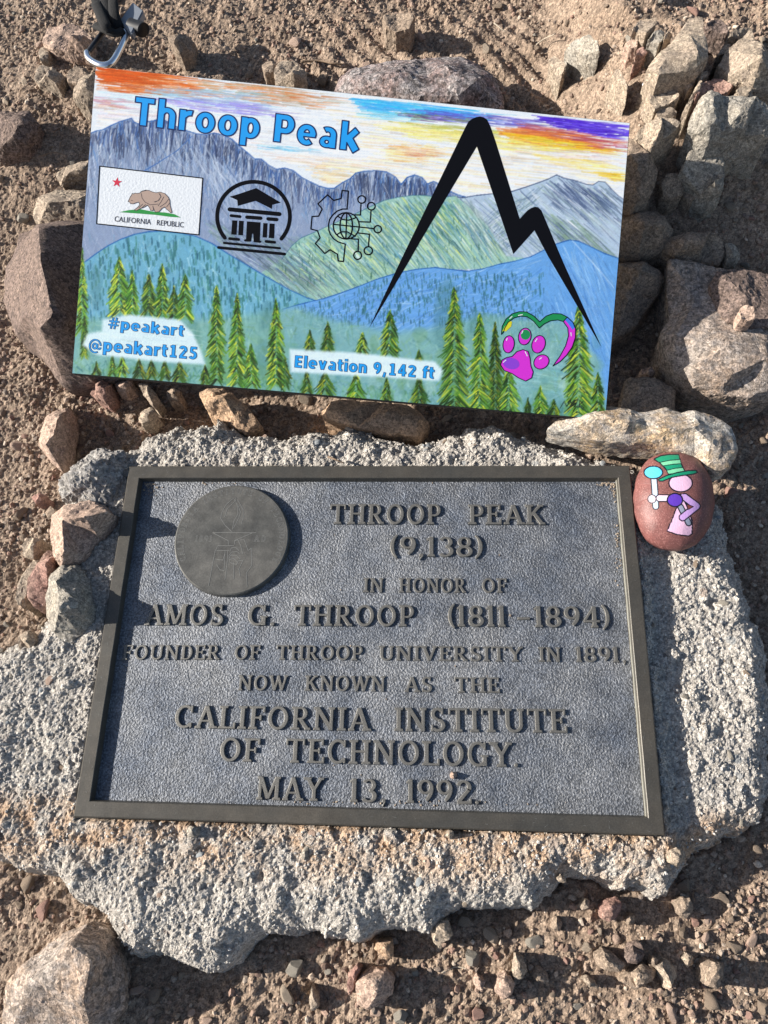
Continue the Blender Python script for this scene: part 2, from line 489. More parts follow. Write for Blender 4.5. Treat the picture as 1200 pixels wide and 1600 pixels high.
# ------------------------------------------------------------------ rocks
ROCK_XY = []
def rock(name, outline, ridges, mat, label, cat='rock', ze=-0.035, zb=-0.085, L=None, amp=1.0, smooth=1, strata=0.0,
         group=None, under=0.9, seed=0, edge_j=0.004, cuts=1.0):
    r = random.Random(seed + len(outline) * 131 + int(outline[0][0] * 7 + outline[0][1]))
    pts3 = []
    if zb == -0.085:
        outline = [(p[0], p[1], on_rise(p[0], p[1], p[2] if len(p) > 2 else ze + r.uniform(-edge_j, edge_j))) for p in outline]
        ridges = [(p[0], p[1], on_rise(p[0], p[1], p[2])) for p in ridges]
        lift = np.mean([p[2] for p in outline]) - ze
        zb += max(0.0, lift - 0.02)
        ze += lift
    for i, p in enumerate(outline):
        z = p[2] if len(p) > 2 else ze + r.uniform(-edge_j, edge_j)
        pts3.append(P(p[0], p[1], z))
    n = len(outline)
    for (u, v, z) in ridges:
        pts3.append(P(u, v, z))
    v2 = [Vector((p[0], p[1])) for p in pts3]
    area = sum(v2[i].x * v2[(i + 1) % n].y - v2[(i + 1) % n].x * v2[i].y for i in range(n))
    face = list(range(n)) if area > 0 else list(range(n - 1, -1, -1))
    ov, oe, of, o1, o2, o3 = delaunay_2d_cdt(v2, [], [face], 1, 1e-6)
    bm = bmesh.new()
    c = np.mean(np.array(pts3[:n]), 0)
    zs = []
    for k, vv in enumerate(ov):
        src_ = o1[k]
        zs.append(pts3[src_[0]][2] if src_ else ze)
    bv = [bm.verts.new((vv.x - c[0], vv.y - c[1], zz - zb)) for vv, zz in zip(ov, zs)]
    for f in of:
        if len(f) >= 3:
            try: bm.faces.new([bv[i] for i in f])
            except ValueError: pass
    # sides down into the ground
    omap = {}
    for k, s in enumerate(o1):
        for q in s:
            if q < n: omap[q] = bv[k]
    bot = {}
    for q in range(n):
        vt = omap.get(q)
        if vt is None: continue
        bot[q] = bm.verts.new((vt.co.x * under, vt.co.y * under, 0.0))
    ring = face
    for a, b in zip(ring, ring[1:] + ring[:1]):
        if a in bot and b in bot and omap[a] is not omap[b]:
            try: bm.faces.new([omap[a], bot[a], bot[b], omap[b]])
            except ValueError: pass
    bmesh.ops.recalc_face_normals(bm, faces=bm.faces)
    size = max(max(v.x for v in v2) - min(v.x for v in v2), max(v.y for v in v2) - min(v.y for v in v2))
    L = L or max(0.0020, size / 42)
    bmesh.ops.triangulate(bm, faces=bm.faces)
    for _ in range(8):
        es = [e for e in bm.edges if e.calc_length() > L * 1.5]
        if not es: break
        bmesh.ops.subdivide_edges(bm, edges=es, cuts=1, use_grid_fill=False)
        bmesh.ops.triangulate(bm, faces=[f for f in bm.faces if len(f.verts) > 3])
        if len(bm.verts) > 9000: break
    for _ in range(smooth):
        bmesh.ops.smooth_vert(bm, verts=bm.verts, factor=0.35, use_axis_x=True, use_axis_y=True, use_axis_z=True)
    for _ in range(11):
        nrm = Vector((r.gauss(0, 1), r.gauss(0, 1), abs(r.gauss(0, 1)) * .9 + .1)).normalized()
        m_ = max(v.co.dot(nrm) for v in bm.verts) - r.uniform(.01, .05) * size * cuts
        for v in bm.verts:
            k_ = v.co.dot(nrm)
            if k_ > m_: v.co -= nrm * (k_ - m_)
    bm.normal_update()
    off = Vector((c[0] * 13.1 + seed, c[1] * 11.7, 3.3))
    A = amp * min(0.0045, 0.012 + 0.04 * size) if False else amp * min(0.0026, 0.038 * size)
    f1, f2, f3 = 1.6 / max(size, 0.02), 6.0 / max(size, 0.02), 330.0
    moves = []
    for v in bm.verts:
        q = v.co + off
        d = mnoise.noise(q * f1 * 1.7) * 1.0 + mnoise.noise(q * f2) * 0.55 + abs(mnoise.noise(q * f2 * 2.3)) * -0.5 + 0.2
        d = d * A + 0.0007 * amp * mnoise.noise(q * f3) + 0.0005 * amp * mnoise.noise(q * 700)
        if strata:
            d += strata * math.sin((v.co.z * 900 + v.co.y * 300) + 2 * mnoise.noise(q * 40))
        moves.append(v.normal * d)
    for v, m_ in zip(bm.verts, moves):
        v.co += m_
    me = bpy.data.meshes.new(name)
    bm.to_mesh(me); bm.free()
    me.polygons.foreach_set('use_smooth', [True] * len(me.polygons))
    if hasattr(me, 'set_sharp_from_angle'):
        me.set_sharp_from_angle(angle=math.radians(22))
    o = link(name, me, M[mat], loc=(c[0], c[1], zb))
    tag(o, label, cat, group)
    ROCK_XY.append((c[0], c[1], size * 0.5))
    return o

# --- to the right of the board and in the top right corner
rock('stone', [(1010, 106), (1022, 92), (1042, 74), (1060, 52), (1076, 28), (1098, 26), (1102, 58), (1107, 92), (1090, 108), (1062, 113), (1030, 115)],
     [(1040, 92, .000), (1078, 52, .003), (1092, 88, .004), (1030, 106, -.002)], 'tan', 'triangular tan stone with a flat sunlit face in the top right corner', ze=-.004, seed=1, cuts=.25, amp=.6)
rock('stone', [(1121, 100), (1136, 76), (1156, 60), (1195, 62), (1215, 135), (1175, 140), (1142, 118)],
     [(1150, 80, .016), (1165, 104, .012), (1190, 90, .012)], 'tan', 'sharp-edged pale tan stone at the right edge, above the big half-shaded stone', ze=-.012, seed=2)
rock('stone', [(1079, 192), (1086, 168), (1098, 152), (1112, 143), (1134, 149), (1180, 152), (1215, 170), (1210, 205), (1165, 214), (1132, 228), (1108, 219), (1088, 206)],
     [(1108, 152, .012), (1112, 178, .020), (1165, 178, .016), (1130, 205, .004)], 'grey', 'big grey-tan stone at the right edge, top sunlit and lower half in shadow', ze=-.004, seed=3)
rock('stone', [(1087, 152), (1095, 128), (1122, 117), (1148, 127), (1138, 143), (1118, 150), (1104, 145)],
     [(1112, 132, .008), (1130, 130, .006)], 'red', 'reddish stone wedged above the big half-shaded grey-tan stone', ze=-.015, seed=4)
rock('stone', [(1012, 146), (1022, 130), (1044, 124), (1060, 134), (1061, 150), (1044, 163), (1024, 169), (1015, 160)],
     [(1022, 150, .001), (1042, 138, .004), (1050, 148, .002)], 'tan', 'blocky tan stone sitting below the triangular stone, sunlit on its left face', ze=-.022, seed=5)
rock('stone', [(1024, 178), (1034, 168), (1052, 165), (1061, 174), (1056, 184), (1034, 185)], [(1042, 174, -.012)], 'tan', 'small rounded tan stone below the blocky tan one', ze=-.028, seed=6)
rock('stone', [(991, 209), (1008, 192), (1030, 182), (1066, 189), (1054, 204), (1036, 218), (1018, 233), (1003, 224)],
     [(1012, 206, .002), (1038, 192, .004)], 'tan', 'flat wedge-shaped tan stone just off the top right corner of the painted board', ze=-.014, seed=7)
rock('stone', [(1108, 212), (1124, 224), (1134, 250), (1131, 275), (1131, 296), (1112, 309), (1094, 304), (1080, 286), (1064, 264), (1076, 238)],
     [(1104, 240, .022), (1110, 256, .014), (1096, 282, .018), (1120, 280, .004)], 'grey', 'angular dark grey stone standing in the shade right of the board', ze=-.020, seed=8)
rock('stone', [(1034, 278), (1046, 268), (1062, 270), (1070, 288), (1066, 304), (1048, 310), (1036, 300)], [(1052, 284, -.010)], 'brown', 'rounded brown stone in the shade left of the angular grey one', ze=-.028, seed=9)
rock('stone', [(1064, 285), (1080, 292), (1090, 306), (1080, 314), (1066, 306)], [(1076, 302, -.020)], 'brown', 'small brown stone tucked under the angular grey one', ze=-.034, seed=10)
rock('stone', [(962, 212), (1000, 214), (1018, 234), (1029, 262), (1026, 290), (1010, 320), (984, 336), (940, 336), (945, 220)],
     [(985, 240, .006), (1005, 265, .004), (1000, 300, -.004), (975, 300, .000)], 'brown', 'large brown rock in the shade against the upper right edge of the board', ze=-.020, seed=11)
rock('stone', [(950, 345), (1000, 322), (1036, 329), (1054, 350), (1051, 374), (1030, 396), (1000, 411), (945, 408)],
     [(1010, 345, .004), (1035, 352, .000), (1000, 380, -.006)], 'brown', 'rounded brown rock in the shade beside the middle of the board right edge', ze=-.022, seed=12)
rock('stone', [(1028, 388), (1044, 368), (1078, 359), (1110, 361), (1136, 374), (1141, 396), (1124, 413), (1090, 412), (1050, 408)],
     [(1062, 380, .004), (1100, 376, .008), (1115, 394, -.002)], 'brown', 'broad domed brown rock in the shade above the largest boulder', ze=-.020, seed=13)
rock('stone', [(1134, 378), (1148, 380), (1158, 398), (1150, 414), (1134, 412)], [(1146, 396, -.010)], 'grey', 'small grey rock in the shade right of the broad domed one', ze=-.025, seed=14)
rock('stone', [(935, 415), (1010, 404), (1036, 414), (1043, 434), (1022, 470), (996, 505), (960, 530), (930, 520)],
     [(1000, 420, .004), (1025, 432, .000), (985, 455, -.008)], 'brown', 'dark slab-like rock in deep shade, leaning under the board right edge', ze=-.022, seed=15)
rock('boulder', [(1044, 404), (1080, 401), (1120, 416), (1165, 420), (1230, 428), (1250, 560), (1225, 612), (1180, 622), (1130, 617), (1084, 602), (1052, 580), (1036, 546), (1032, 520), (1045, 498), (1042, 450)],
     [(1062, 430, .004), (1056, 525, .012), (1085, 470, .006), (1130, 545, .020), (1085, 570, .016), (1130, 590, .012), (1200, 560, .020), (1190, 480, .006)], 'boulder',
     'largest boulder at the right edge, grey and tan with its lower half in sun', 'boulder', ze=-.006, seed=16, cuts=.4)
rock('stone', [(1108, 445, .016), (1122, 424, .020), (1165, 419), (1225, 425), (1225, 512), (1168, 512), (1138, 502), (1116, 478)],
     [(1130, 430, .050), (1122, 455, .050), (1140, 488, .048), (1165, 460, .024), (1195, 470, .018)], 'purple', 'dark purple-red stone lying on the largest boulder at the right edge', ze=.012, zb=-.010, seed=17)
rock('stone', [(1156, 484), (1162, 474), (1178, 478), (1182, 496), (1168, 502), (1158, 497)], [(1166, 486, .050)], 'pink', 'small pale pink stone on top of the dark purple one', ze=.036, zb=.015, seed=171)
rock('stone', [(980, 590), (1015, 587), (1045, 600), (1063, 611), (1060, 642), (1020, 656), (970, 645)],
     [(1010, 606, -.010), (1040, 615, -.012)], 'brown', 'flat brown stone in the shade behind the long ledge stone', ze=-.020, seed=18)
rock('stone', [(1003, 575), (1016, 572), (1025, 580), (1014, 589), (1003, 585)], [(1013, 580, -.024)], 'pink', 'small pinkish stone in the shade above the flat brown one', ze=-.032, seed=19)
rock('ledge_stone', [(854, 668), (880, 650), (914, 636), (942, 631), (975, 634), (1005, 643), (1040, 637), (1065, 646), (1086, 639), (1116, 650), (1142, 668), (1152, 700), (1146, 727), (1126, 739), (1104, 729), (1085, 713), (1050, 703), (1010, 693), (960, 689), (908, 682)],
     [(905, 660, .020), (945, 650, .026), (985, 658, .028), (1010, 664, .022), (1050, 668, .028), (1085, 668, .026), (1110, 690, .024), (1130, 705, .018), (975, 678, .016), (1060, 690, .018)], 'ledge',
     'long grey and orange ledge stone lying above the painted pebble at the board corner', ze=.008, zb=-.020, seed=20, under=.97, edge_j=.003, amp=1.2, cuts=.25)
# --- behind the board
rock('granite_rock', [(512, 142), (530, 122), (552, 109), (582, 103), (620, 94), (662, 87), (712, 87), (746, 97), (770, 114), (783, 136), (786, 170), (740, 205), (600, 195), (520, 165)],
     [(560, 124, .010), (620, 112, .022), (600, 140, .014), (668, 120, .016), (700, 104, .024), (650, 150, .018), (745, 125, .022), (765, 150, .010), (715, 150, .020)], 'granite',
     'large speckled grey and pink granite rock propping the back of the board', 'rock', ze=-.012, seed=21, amp=1.6, cuts=.5)
rock('stone', [(426, 112), (437, 95), (460, 94), (477, 108), (476, 130), (460, 138), (432, 132)],
     [(440, 108, -.002), (458, 108, .000), (462, 124, -.008)], 'tan', 'blocky tan stone left of the granite rock behind the board', ze=-.024, seed=22)
rock('stone', [(408, 100), (420, 92), (431, 98), (428, 112), (412, 112)], [(420, 102, -.018)], 'brown', 'small brown stone touching the left of the blocky tan one behind the board', ze=-.030, seed=23)
rock('stone', [(595, 24), (620, 20), (648, 22), (640, 44), (618, 50), (602, 40)], [(620, 32, .000)], 'brown', 'dark half-buried stone at the top edge above the granite rock', ze=-.018, seed=24)
rock('stone', [(884, 72), (900, 62), (920, 55), (936, 62), (938, 78), (918, 84), (896, 80)], [(905, 70, -.006), (924, 66, -.002)], 'grey', 'half-buried grey stone in the trodden dirt behind the board', ze=-.022, seed=25)
rock('stone', [(858, 92), (868, 84), (882, 96), (884, 106), (876, 120), (864, 106)], [(872, 100, -.006)], 'tan', 'diamond-shaped tan stone in the dirt above the purple corner of the board', ze=-.018, seed=26)
rock('stone', [(956, 112), (968, 104), (976, 122), (984, 138), (970, 130)], [(969, 117, -.008)], 'tan', 'thin pale sliver stone between the board corner and the blocky tan stone', ze=-.016, seed=27)
rock('stone', [(988, 46), (1000, 30), (1028, 26), (1026, 36), (1010, 50), (994, 50)], [(1006, 38, .000)], 'tan', 'pale flat stone at the top edge left of the triangular stone', ze=-.014, seed=28)
rock('stone', [(1014, 58), (1022, 46), (1036, 44), (1040, 58), (1030, 67), (1016, 66)], [(1026, 52, .004)], 'grey', 'small grey-tan stone against the upper left of the triangular stone', ze=-.016, seed=29)
rock('stone', [(1038, 60), (1044, 44), (1052, 48), (1048, 62)], [(1045, 54, .002)], 'tan', 'narrow upright tan stone touching the triangular stone', ze=-.014, seed=30)
rock('stone', [(976, 68), (988, 58), (997, 62), (996, 72), (984, 75)], [(988, 65, -.012)], 'pink', 'small flat pinkish stone left of the triangular stone', ze=-.022, seed=31)
rock('stone', [(996, 76), (1006, 70), (1012, 80), (1004, 88), (994, 84)], [(1003, 79, -.012)], 'red', 'small reddish stone between the flat pinkish one and the triangular stone', ze=-.022, seed=32)
rock('stone', [(1071, 164), (1082, 146), (1094, 122), (1098, 126), (1088, 150), (1078, 168)], [(1084, 148, .004)], 'tan', 'thin tan shard standing between the blocky and the reddish stones', ze=-.014, seed=33)
rock('stone', [(1066, 128), (1080, 120), (1086, 132), (1074, 142)], [(1076, 130, -.008)], 'brown', 'small brown stone below the triangular stone', ze=-.022, seed=34)
rock('stone', [(1088, 122), (1096, 112), (1106, 106), (1106, 118), (1094, 126)], [(1098, 116, -.004)], 'tan', 'small pale stone tucked under the right tip of the triangular stone', ze=-.018, seed=35)
rock('stone', [(1140, 55), (1150, 44), (1175, 42), (1180, 62), (1158, 60)], [(1156, 50, -.002)], 'tan', 'rounded tan stone at the right edge above the sharp-edged one', ze=-.015, seed=36)
rock('stone', [(1120, 86), (1132, 70), (1144, 68), (1138, 82)], [(1132, 77, -.006)], 'brown', 'shaded brown stone left of the sharp-edged one', ze=-.018, seed=37)
rock('stone', [(1104, 36), (1120, 28), (1136, 34), (1140, 50), (1124, 52), (1108, 46)], [(1122, 40, -.012)], 'purple', 'dark stone right of the triangular stone at the top edge', ze=-.022, seed=38)
rock('stone', [(1150, 140), (1162, 132), (1178, 138), (1176, 152), (1158, 154)], [(1164, 142, .000)], 'tan', 'small tan stone between the reddish stone and the right edge', ze=-.012, seed=39)
# --- top left
rock('stone', [(66, 66), (74, 43), (104, 34), (124, 40), (146, 62), (138, 86), (104, 80), (82, 74)],
     [(84, 52, .004), (112, 48, .004), (126, 68, -.006)], 'pink', 'blocky pinkish tan stone in the top left corner beside the clip', ze=-.022, seed=40)
rock('stone', [(260, 54), (280, 50), (304, 60), (298, 80), (282, 86), (268, 72)], [(276, 60, -.010), (290, 68, -.014)], 'brown', 'dark brown stone in shade right of the clip', ze=-.024, seed=41)
rock('stone', [(111, 146), (124, 121), (150, 110), (155, 152), (132, 157)], [(130, 130, .000), (142, 140, -.002)], 'tan', 'pale tan stone peeking out at the top left corner of the board', ze=-.016, seed=42)
rock('stone', [(-10, 175), (46, 174), (60, 192), (55, 214), (34, 232), (-10, 236)], [(30, 190, -.006), (20, 212, -.010)], 'purple', 'rounded purple-brown stone cut by the left edge of the view', ze=-.022, seed=43)
rock('stone', [(84, 270), (104, 258), (150, 246), (155, 276), (95, 289)], [(105, 266, -.004), (135, 260, -.002)], 'tan', 'flat tan sliver lying against the left edge of the board', ze=-.016, seed=44, strata=.0004)
rock('stone', [(48, 330), (58, 312), (80, 298), (150, 298), (150, 356), (60, 356)], [(78, 318, .006), (120, 312, .006)], 'tan', 'rough tan rock tucked behind the big purple-brown rock at the left', ze=-.016, seed=45)
rock('stone', [(50, 118), (60, 100), (82, 104), (100, 120), (90, 132), (60, 132)], [(72, 116, -.012)], 'tan', 'low tan stone in the dirt below the blocky pinkish one', ze=-.026, seed=451)
rock('stone', [(102, 112), (118, 100), (134, 104), (140, 120), (120, 130), (106, 128)], [(120, 112, -.010)], 'brown', 'brown clod-like stone left of the board top corner', ze=-.024, seed=452)
rock('stone', [(58, 78), (68, 72), (78, 80), (74, 92), (62, 92)], [(68, 82, -.014)], 'tan', 'small stone below the left end of the blocky pinkish one', ze=-.026, seed=453)
rock('big_rock', [(28, 352), (56, 350), (120, 344), (215, 350), (215, 585), (150, 600), (105, 607, -.03), (88, 588, -.03), (58, 546, -.025), (22, 522), (5, 470), (8, 420), (22, 395)],
     [(60, 354, .046), (62, 402, .060), (84, 490, .066), (62, 512, .054), (72, 545, .046), (104, 596, .018), (180, 400, .006), (180, 540, -.006), (34, 440, .026), (38, 490, .026)],
     'purple', 'big dark purple-brown rock with a sunlit left rim, holding up the board left side', 'rock', ze=-.022, seed=46, amp=1.3, cuts=.5)
rock('stone', [(53, 692), (68, 660), (84, 640), (106, 638), (106, 668), (104, 700), (98, 738), (74, 714)],
     [(86, 648, -.002), (82, 678, -.004), (72, 694, -.010), (92, 712, -.012)], 'pink', 'upright pinkish wedge stone left of the slab top corner, below the big purple-brown rock', ze=-.030, seed=47)
rock('stone', [(138, 612), (148, 596), (164, 588), (176, 600), (174, 620), (165, 629), (150, 622)], [(150, 604, -.010), (162, 606, -.010)], 'red', 'reddish brown stone just below the bottom left corner of the board', ze=-.028, seed=48)
rock('stone', [(179, 600), (186, 592), (204, 592), (206, 606), (194, 613), (182, 610)], [(192, 600, -.020)], 'pink', 'rounded pink stone second from the bottom left corner of the board', ze=-.030, seed=49)
rock('stone', [(214, 598), (230, 600), (248, 622), (240, 634), (226, 620)], [(230, 612, -.016)], 'tan', 'tan stone third from the bottom left corner of the board', ze=-.028, seed=50)
rock('stone', [(216, 655), (222, 640), (236, 635), (242, 642), (232, 658), (220, 662)], [(230, 646, -.016)], 'tan', 'pale yellow-tan stone at the upper left rim of the slab', ze=-.026, seed=51)
rock('stone', [(308, 606), (350, 604), (364, 612), (385, 640), (408, 662), (385, 676), (330, 655), (318, 640)],
     [(325, 622, -.004), (350, 620, -.002), (360, 640, -.012)], 'orange', 'orange-tan rock under the bottom edge of the board, left of centre', ze=-.022, seed=52)
rock('stone', [(495, 628), (530, 620), (600, 628), (660, 640), (672, 655), (655, 674), (600, 676), (560, 668), (500, 650)],
     [(530, 636, -.006), (600, 645, -.006), (640, 655, -.010)], 'orange', 'long brown rock under the bottom edge of the board, at its centre', ze=-.018, seed=53)
rock('stone', [(90, 636), (96, 630), (108, 634), (112, 644), (100, 648)], [(102, 638, -.026)], 'tan', 'small pale stone above the upright pinkish wedge stone', ze=-.034, seed=531)
rock('stone', [(258, 612), (270, 606), (282, 612), (280, 624), (264, 626)], [(270, 614, -.024)], 'brown', 'little brown stone between the tan and the orange-tan stones under the board', ze=-.032, seed=532)
# --- left side of the slab
rock('slab_chunk', [(96, 750), (122, 716), (160, 700), (192, 706), (203, 722), (196, 760), (185, 786), (150, 792), (112, 790), (92, 782)],
     [(120, 738, .012), (150, 722, .012), (175, 730, .004), (165, 760, .002), (115, 768, .006)], 'chunk', 'rough grey concrete lump at the upper left corner of the plaque', 'rock', ze=-.008, zb=-.03, seed=54, amp=2.2, cuts=.5)
rock('stone', [(77, 845), (84, 805), (106, 786), (134, 778), (164, 784), (189, 800), (181, 822), (158, 842), (132, 868), (118, 882), (92, 886), (80, 872)],
     [(96, 812, .018), (130, 808, .034), (146, 826, .034), (128, 850, .024), (100, 860, .016), (165, 800, .020)], 'pink', 'large pinkish stone with a bright flat face at the left edge of the plaque', ze=-.004, zb=-.03, seed=55)
rock('stone', [(69, 930), (78, 900), (100, 880), (126, 880), (142, 912), (149, 950), (146, 978), (126, 990), (98, 1010), (84, 990), (74, 960)],
     [(86, 908, .022), (92, 950, .028), (100, 996, .012), (122, 905, .026), (128, 950, .020), (110, 930, .026)], 'grey', 'grey and pink split stone below the large pinkish one at the plaque left edge', ze=-.006, zb=-.03, seed=56)
rock('stone', [(44, 905), (58, 880), (76, 858), (90, 868), (86, 890), (74, 915), (70, 950), (50, 950), (42, 930)],
     [(72, 880, .006), (62, 915, .006)], 'red', 'reddish stone between the slab edge and the split grey stone', ze=-.014, zb=-.05, seed=57)
rock('stone', [(22, 935), (34, 900), (52, 872), (60, 868), (54, 895), (44, 925), (30, 950)], [(44, 898, -.002)], 'tan', 'layered yellow-tan slat stone left of the reddish one', ze=-.020, seed=58, strata=.0005)
rock('stone', [(34, 846), (52, 838), (66, 842), (68, 862), (52, 876), (36, 868)], [(52, 850, -.006)], 'tan', 'lumpy tan stone at the left edge above the layered slat stone', ze=-.022, seed=59)
rock('stone', [(48, 776), (60, 770), (72, 774), (70, 784), (54, 786)], [(60, 776, -.022)], 'red', 'small reddish oval stone left of the concrete lump', ze=-.030, seed=60)
rock('stone', [(70, 800), (78, 790), (86, 796), (84, 808), (76, 812)], [(78, 800, -.016)], 'brown', 'small brown stone wedged above the large pinkish one', ze=-.026, seed=601)
rock('stone', [(36, 1050), (28, 990), (44, 982), (54, 1000), (50, 1020)], [(42, 1002, -.004)], 'tan', 'smooth tan stone at the left edge on the slab', ze=-.012, zb=-.05, seed=602)
# --- below the slab
rock('stone', [(5, 1545), (30, 1510), (62, 1488), (102, 1460), (138, 1440), (168, 1452), (186, 1490), (196, 1530), (192, 1580), (150, 1640), (0, 1640)],
     [(110, 1478, -.006), (136, 1462, -.004), (142, 1500, -.002), (130, 1560, -.006), (60, 1530, -.014), (170, 1510, -.026)], 'boulder',
     'large flat pale grey and pink rock in the bottom left corner', 'rock', ze=-.036, seed=61, cuts=.4)
rock('stone', [(556, 1538), (566, 1522), (580, 1514), (602, 1517), (616, 1530), (613, 1552), (592, 1572), (572, 1580), (558, 1572)],
     [(574, 1530, -.022), (596, 1530, -.022), (590, 1552, -.024)], 'pink', 'pinkish tan stone near the middle of the bottom edge, largest there', ze=-.034, seed=62)
rock('stone', [(672, 1450), (686, 1437), (700, 1439), (707, 1464), (697, 1470), (686, 1480), (677, 1472)], [(684, 1450, -.020), (694, 1452, -.018)], 'tan', 'blocky tan stone leaning against the lower rim of the slab', ze=-.030, seed=63)
rock('stone', [(584, 1484), (590, 1470), (612, 1470), (614, 1494), (604, 1500)], [(602, 1482, -.028)], 'orange', 'orange-tan stone half hidden under the lower rim of the slab', ze=-.036, seed=64)
rock('stone', [(541, 1545), (546, 1520), (556, 1511), (563, 1514), (556, 1535), (546, 1558)], [(552, 1530, -.026)], 'red', 'narrow reddish stone touching the largest stone of the bottom edge', ze=-.036, seed=65)
rock('stone', [(772, 1548), (778, 1526), (790, 1519), (806, 1536), (800, 1556), (786, 1564)], [(786, 1538, -.028), (796, 1540, -.028)], 'pink', 'pink stone at the bottom edge, right of the middle', ze=-.038, seed=66)
rock('stone', [(801, 1520), (806, 1492), (816, 1494), (824, 1518), (816, 1532), (804, 1530)], [(811, 1512, -.026)], 'tan', 'pale upright stone touching the pink stone of the bottom edge', ze=-.036, seed=67)
rock('stone', [(739, 1535), (746, 1525), (757, 1535), (754, 1551), (744, 1544)], [(749, 1537, -.032)], 'pink', 'small pink stone left of the pink and the pale upright ones', ze=-.038, seed=68)
rock('stone', [(1100, 1508), (1114, 1502), (1131, 1506), (1130, 1530), (1122, 1546), (1106, 1542), (1098, 1534)], [(1108, 1512, -.022), (1124, 1514, -.022), (1112, 1532, -.024)], 'brown', 'square brown stone near the bottom right corner', ze=-.032, seed=69)
rock('stone', [(1022, 1508), (1036, 1498), (1050, 1504), (1058, 1520), (1052, 1544), (1040, 1546), (1034, 1530)], [(1034, 1512, -.026), (1044, 1526, -.026)], 'tan', 'tan and brown stone left of the square brown one', ze=-.036, seed=70)
rock('stone', [(930, 1492), (944, 1484), (960, 1492), (978, 1508), (970, 1520), (948, 1518), (934, 1508)], [(948, 1498, -.026), (962, 1508, -.028)], 'brown', 'dark brown stone with a pale left tip below the slab right half', ze=-.036, seed=71)
rock('stone', [(940, 1420), (948, 1408), (966, 1402), (972, 1412), (966, 1432), (952, 1440), (940, 1436)], [(954, 1416, -.024), (960, 1424, -.026)], 'red', 'reddish stone under the lower rim of the slab, right side', ze=-.034, seed=72)
rock('stone', [(906, 1414), (914, 1403), (922, 1408), (921, 1420), (910, 1422)], [(914, 1411, -.030)], 'tan', 'small tan stone left of the reddish stone under the rim', ze=-.036, seed=73)
rock('stone', [(970, 1536), (984, 1516), (1004, 1504), (1024, 1516), (1020, 1536), (996, 1546)], [(996, 1522, -.028), (1010, 1526, -.028)], 'brown', 'wide brown stone below the dark triangular one near the bottom', ze=-.038, seed=74)
rock('stone', [(974, 1496), (988, 1476), (1002, 1472), (1010, 1492), (996, 1508), (980, 1506)], [(990, 1488, -.026)], 'purple', 'dark triangular stone in the cluster below the slab', ze=-.036, seed=75)
rock('stone', [(910, 1532), (918, 1526), (932, 1534), (937, 1546), (922, 1542)], [(922, 1535, -.036)], 'tan', 'flat tan stone below the pale-tipped dark brown one', ze=-.042, seed=76)
rock('stone', [(1068, 1500), (1074, 1490), (1084, 1494), (1084, 1508), (1074, 1512)], [(1076, 1499, -.032)], 'tan', 'small tan stone between the tan and brown one and the square brown one', ze=-.040, seed=77)
rock('stone', [(1060, 1412), (1066, 1402), (1080, 1404), (1084, 1424), (1074, 1438), (1064, 1430)], [(1072, 1416, -.030)], 'brown', 'brown stone under the slab at its lower right corner', ze=-.038, seed=78)
rock('stone', [(976, 1436), (984, 1428), (994, 1430), (992, 1444), (982, 1446)], [(985, 1436, -.036)], 'brown', 'small brown stone right of the reddish stone under the rim', ze=-.042, seed=79)
rock('stone', [(1014, 1504), (1020, 1494), (1030, 1500), (1026, 1514), (1016, 1514)], [(1022, 1503, -.030)], 'brown', 'small brown stone wedged beside the dark triangular one', ze=-.038, seed=80)
rock('stone', [(828, 1520), (840, 1508), (856, 1520), (858, 1536), (840, 1534)], [(842, 1522, -.040)], 'brown', 'half-buried brown stone right of the pale upright one', ze=-.044, seed=81)
rock('stone', [(862, 1442), (870, 1432), (880, 1440), (876, 1456), (864, 1454)], [(870, 1443, -.036)], 'brown', 'small brown stone below the notch in the slab rim', ze=-.042, seed=82)
rock('stone', [(483, 1562), (486, 1542), (494, 1556), (498, 1575), (486, 1582)], [(490, 1560, -.036)], 'tan', 'narrow tan stone at the bottom edge left of the largest one', ze=-.042, seed=83)
# on the slab
rock('stone', [(1043, 1338, -.004), (1048, 1328, -.004), (1060, 1324, -.004), (1072, 1330, -.004), (1071, 1344, -.004), (1058, 1354, -.004), (1046, 1348, -.004)],
     [(1052, 1334, .006), (1064, 1336, .006), (1058, 1344, .005)], 'tan', 'pale cracked tan stone lying on the slab off the plaque lower right corner', ze=-.006, zb=-.02, seed=84)
rock('stone', [(696, 1300), (702, 1296), (709, 1298), (710, 1306), (702, 1311), (697, 1307)], [(703, 1302, .004)], 'tan', 'tiny tan stone on the concrete just below the plaque lower edge', ze=-.002, zb=-.014, seed=85, edge_j=.001)
rock('stone', [(289, 1296), (296, 1290), (308, 1292), (312, 1302), (304, 1311), (292, 1306)], [(300, 1299, .003)], 'grey', 'small grey stone on the concrete below the plaque, left part', ze=-.003, zb=-.014, seed=86, edge_j=.001)
rock('stone', [(470, 1335), (476, 1322), (484, 1324), (484, 1342), (474, 1347)], [(477, 1333, -.001)], 'grey', 'smooth blue-grey stone set in the concrete below the plaque', ze=-.006, zb=-.018, seed=87, edge_j=.001)
rock('stone', [(702, 1210), (706, 1205), (713, 1207), (715, 1213), (709, 1218), (703, 1215)], [(708, 1210, .001)], 'pink', 'tiny pale stone lying on the plaque above the year 1992', ze=-.003, zb=-.0065, seed=88, edge_j=.0005, L=.001)
rock('stone', [(870, 1372), (876, 1366), (886, 1374), (884, 1380), (874, 1378)], [(878, 1373, -.004)], 'tan', 'tiny white stone on the slab above the notch in its lower rim', ze=-.012, zb=-.03, seed=89, edge_j=.001)

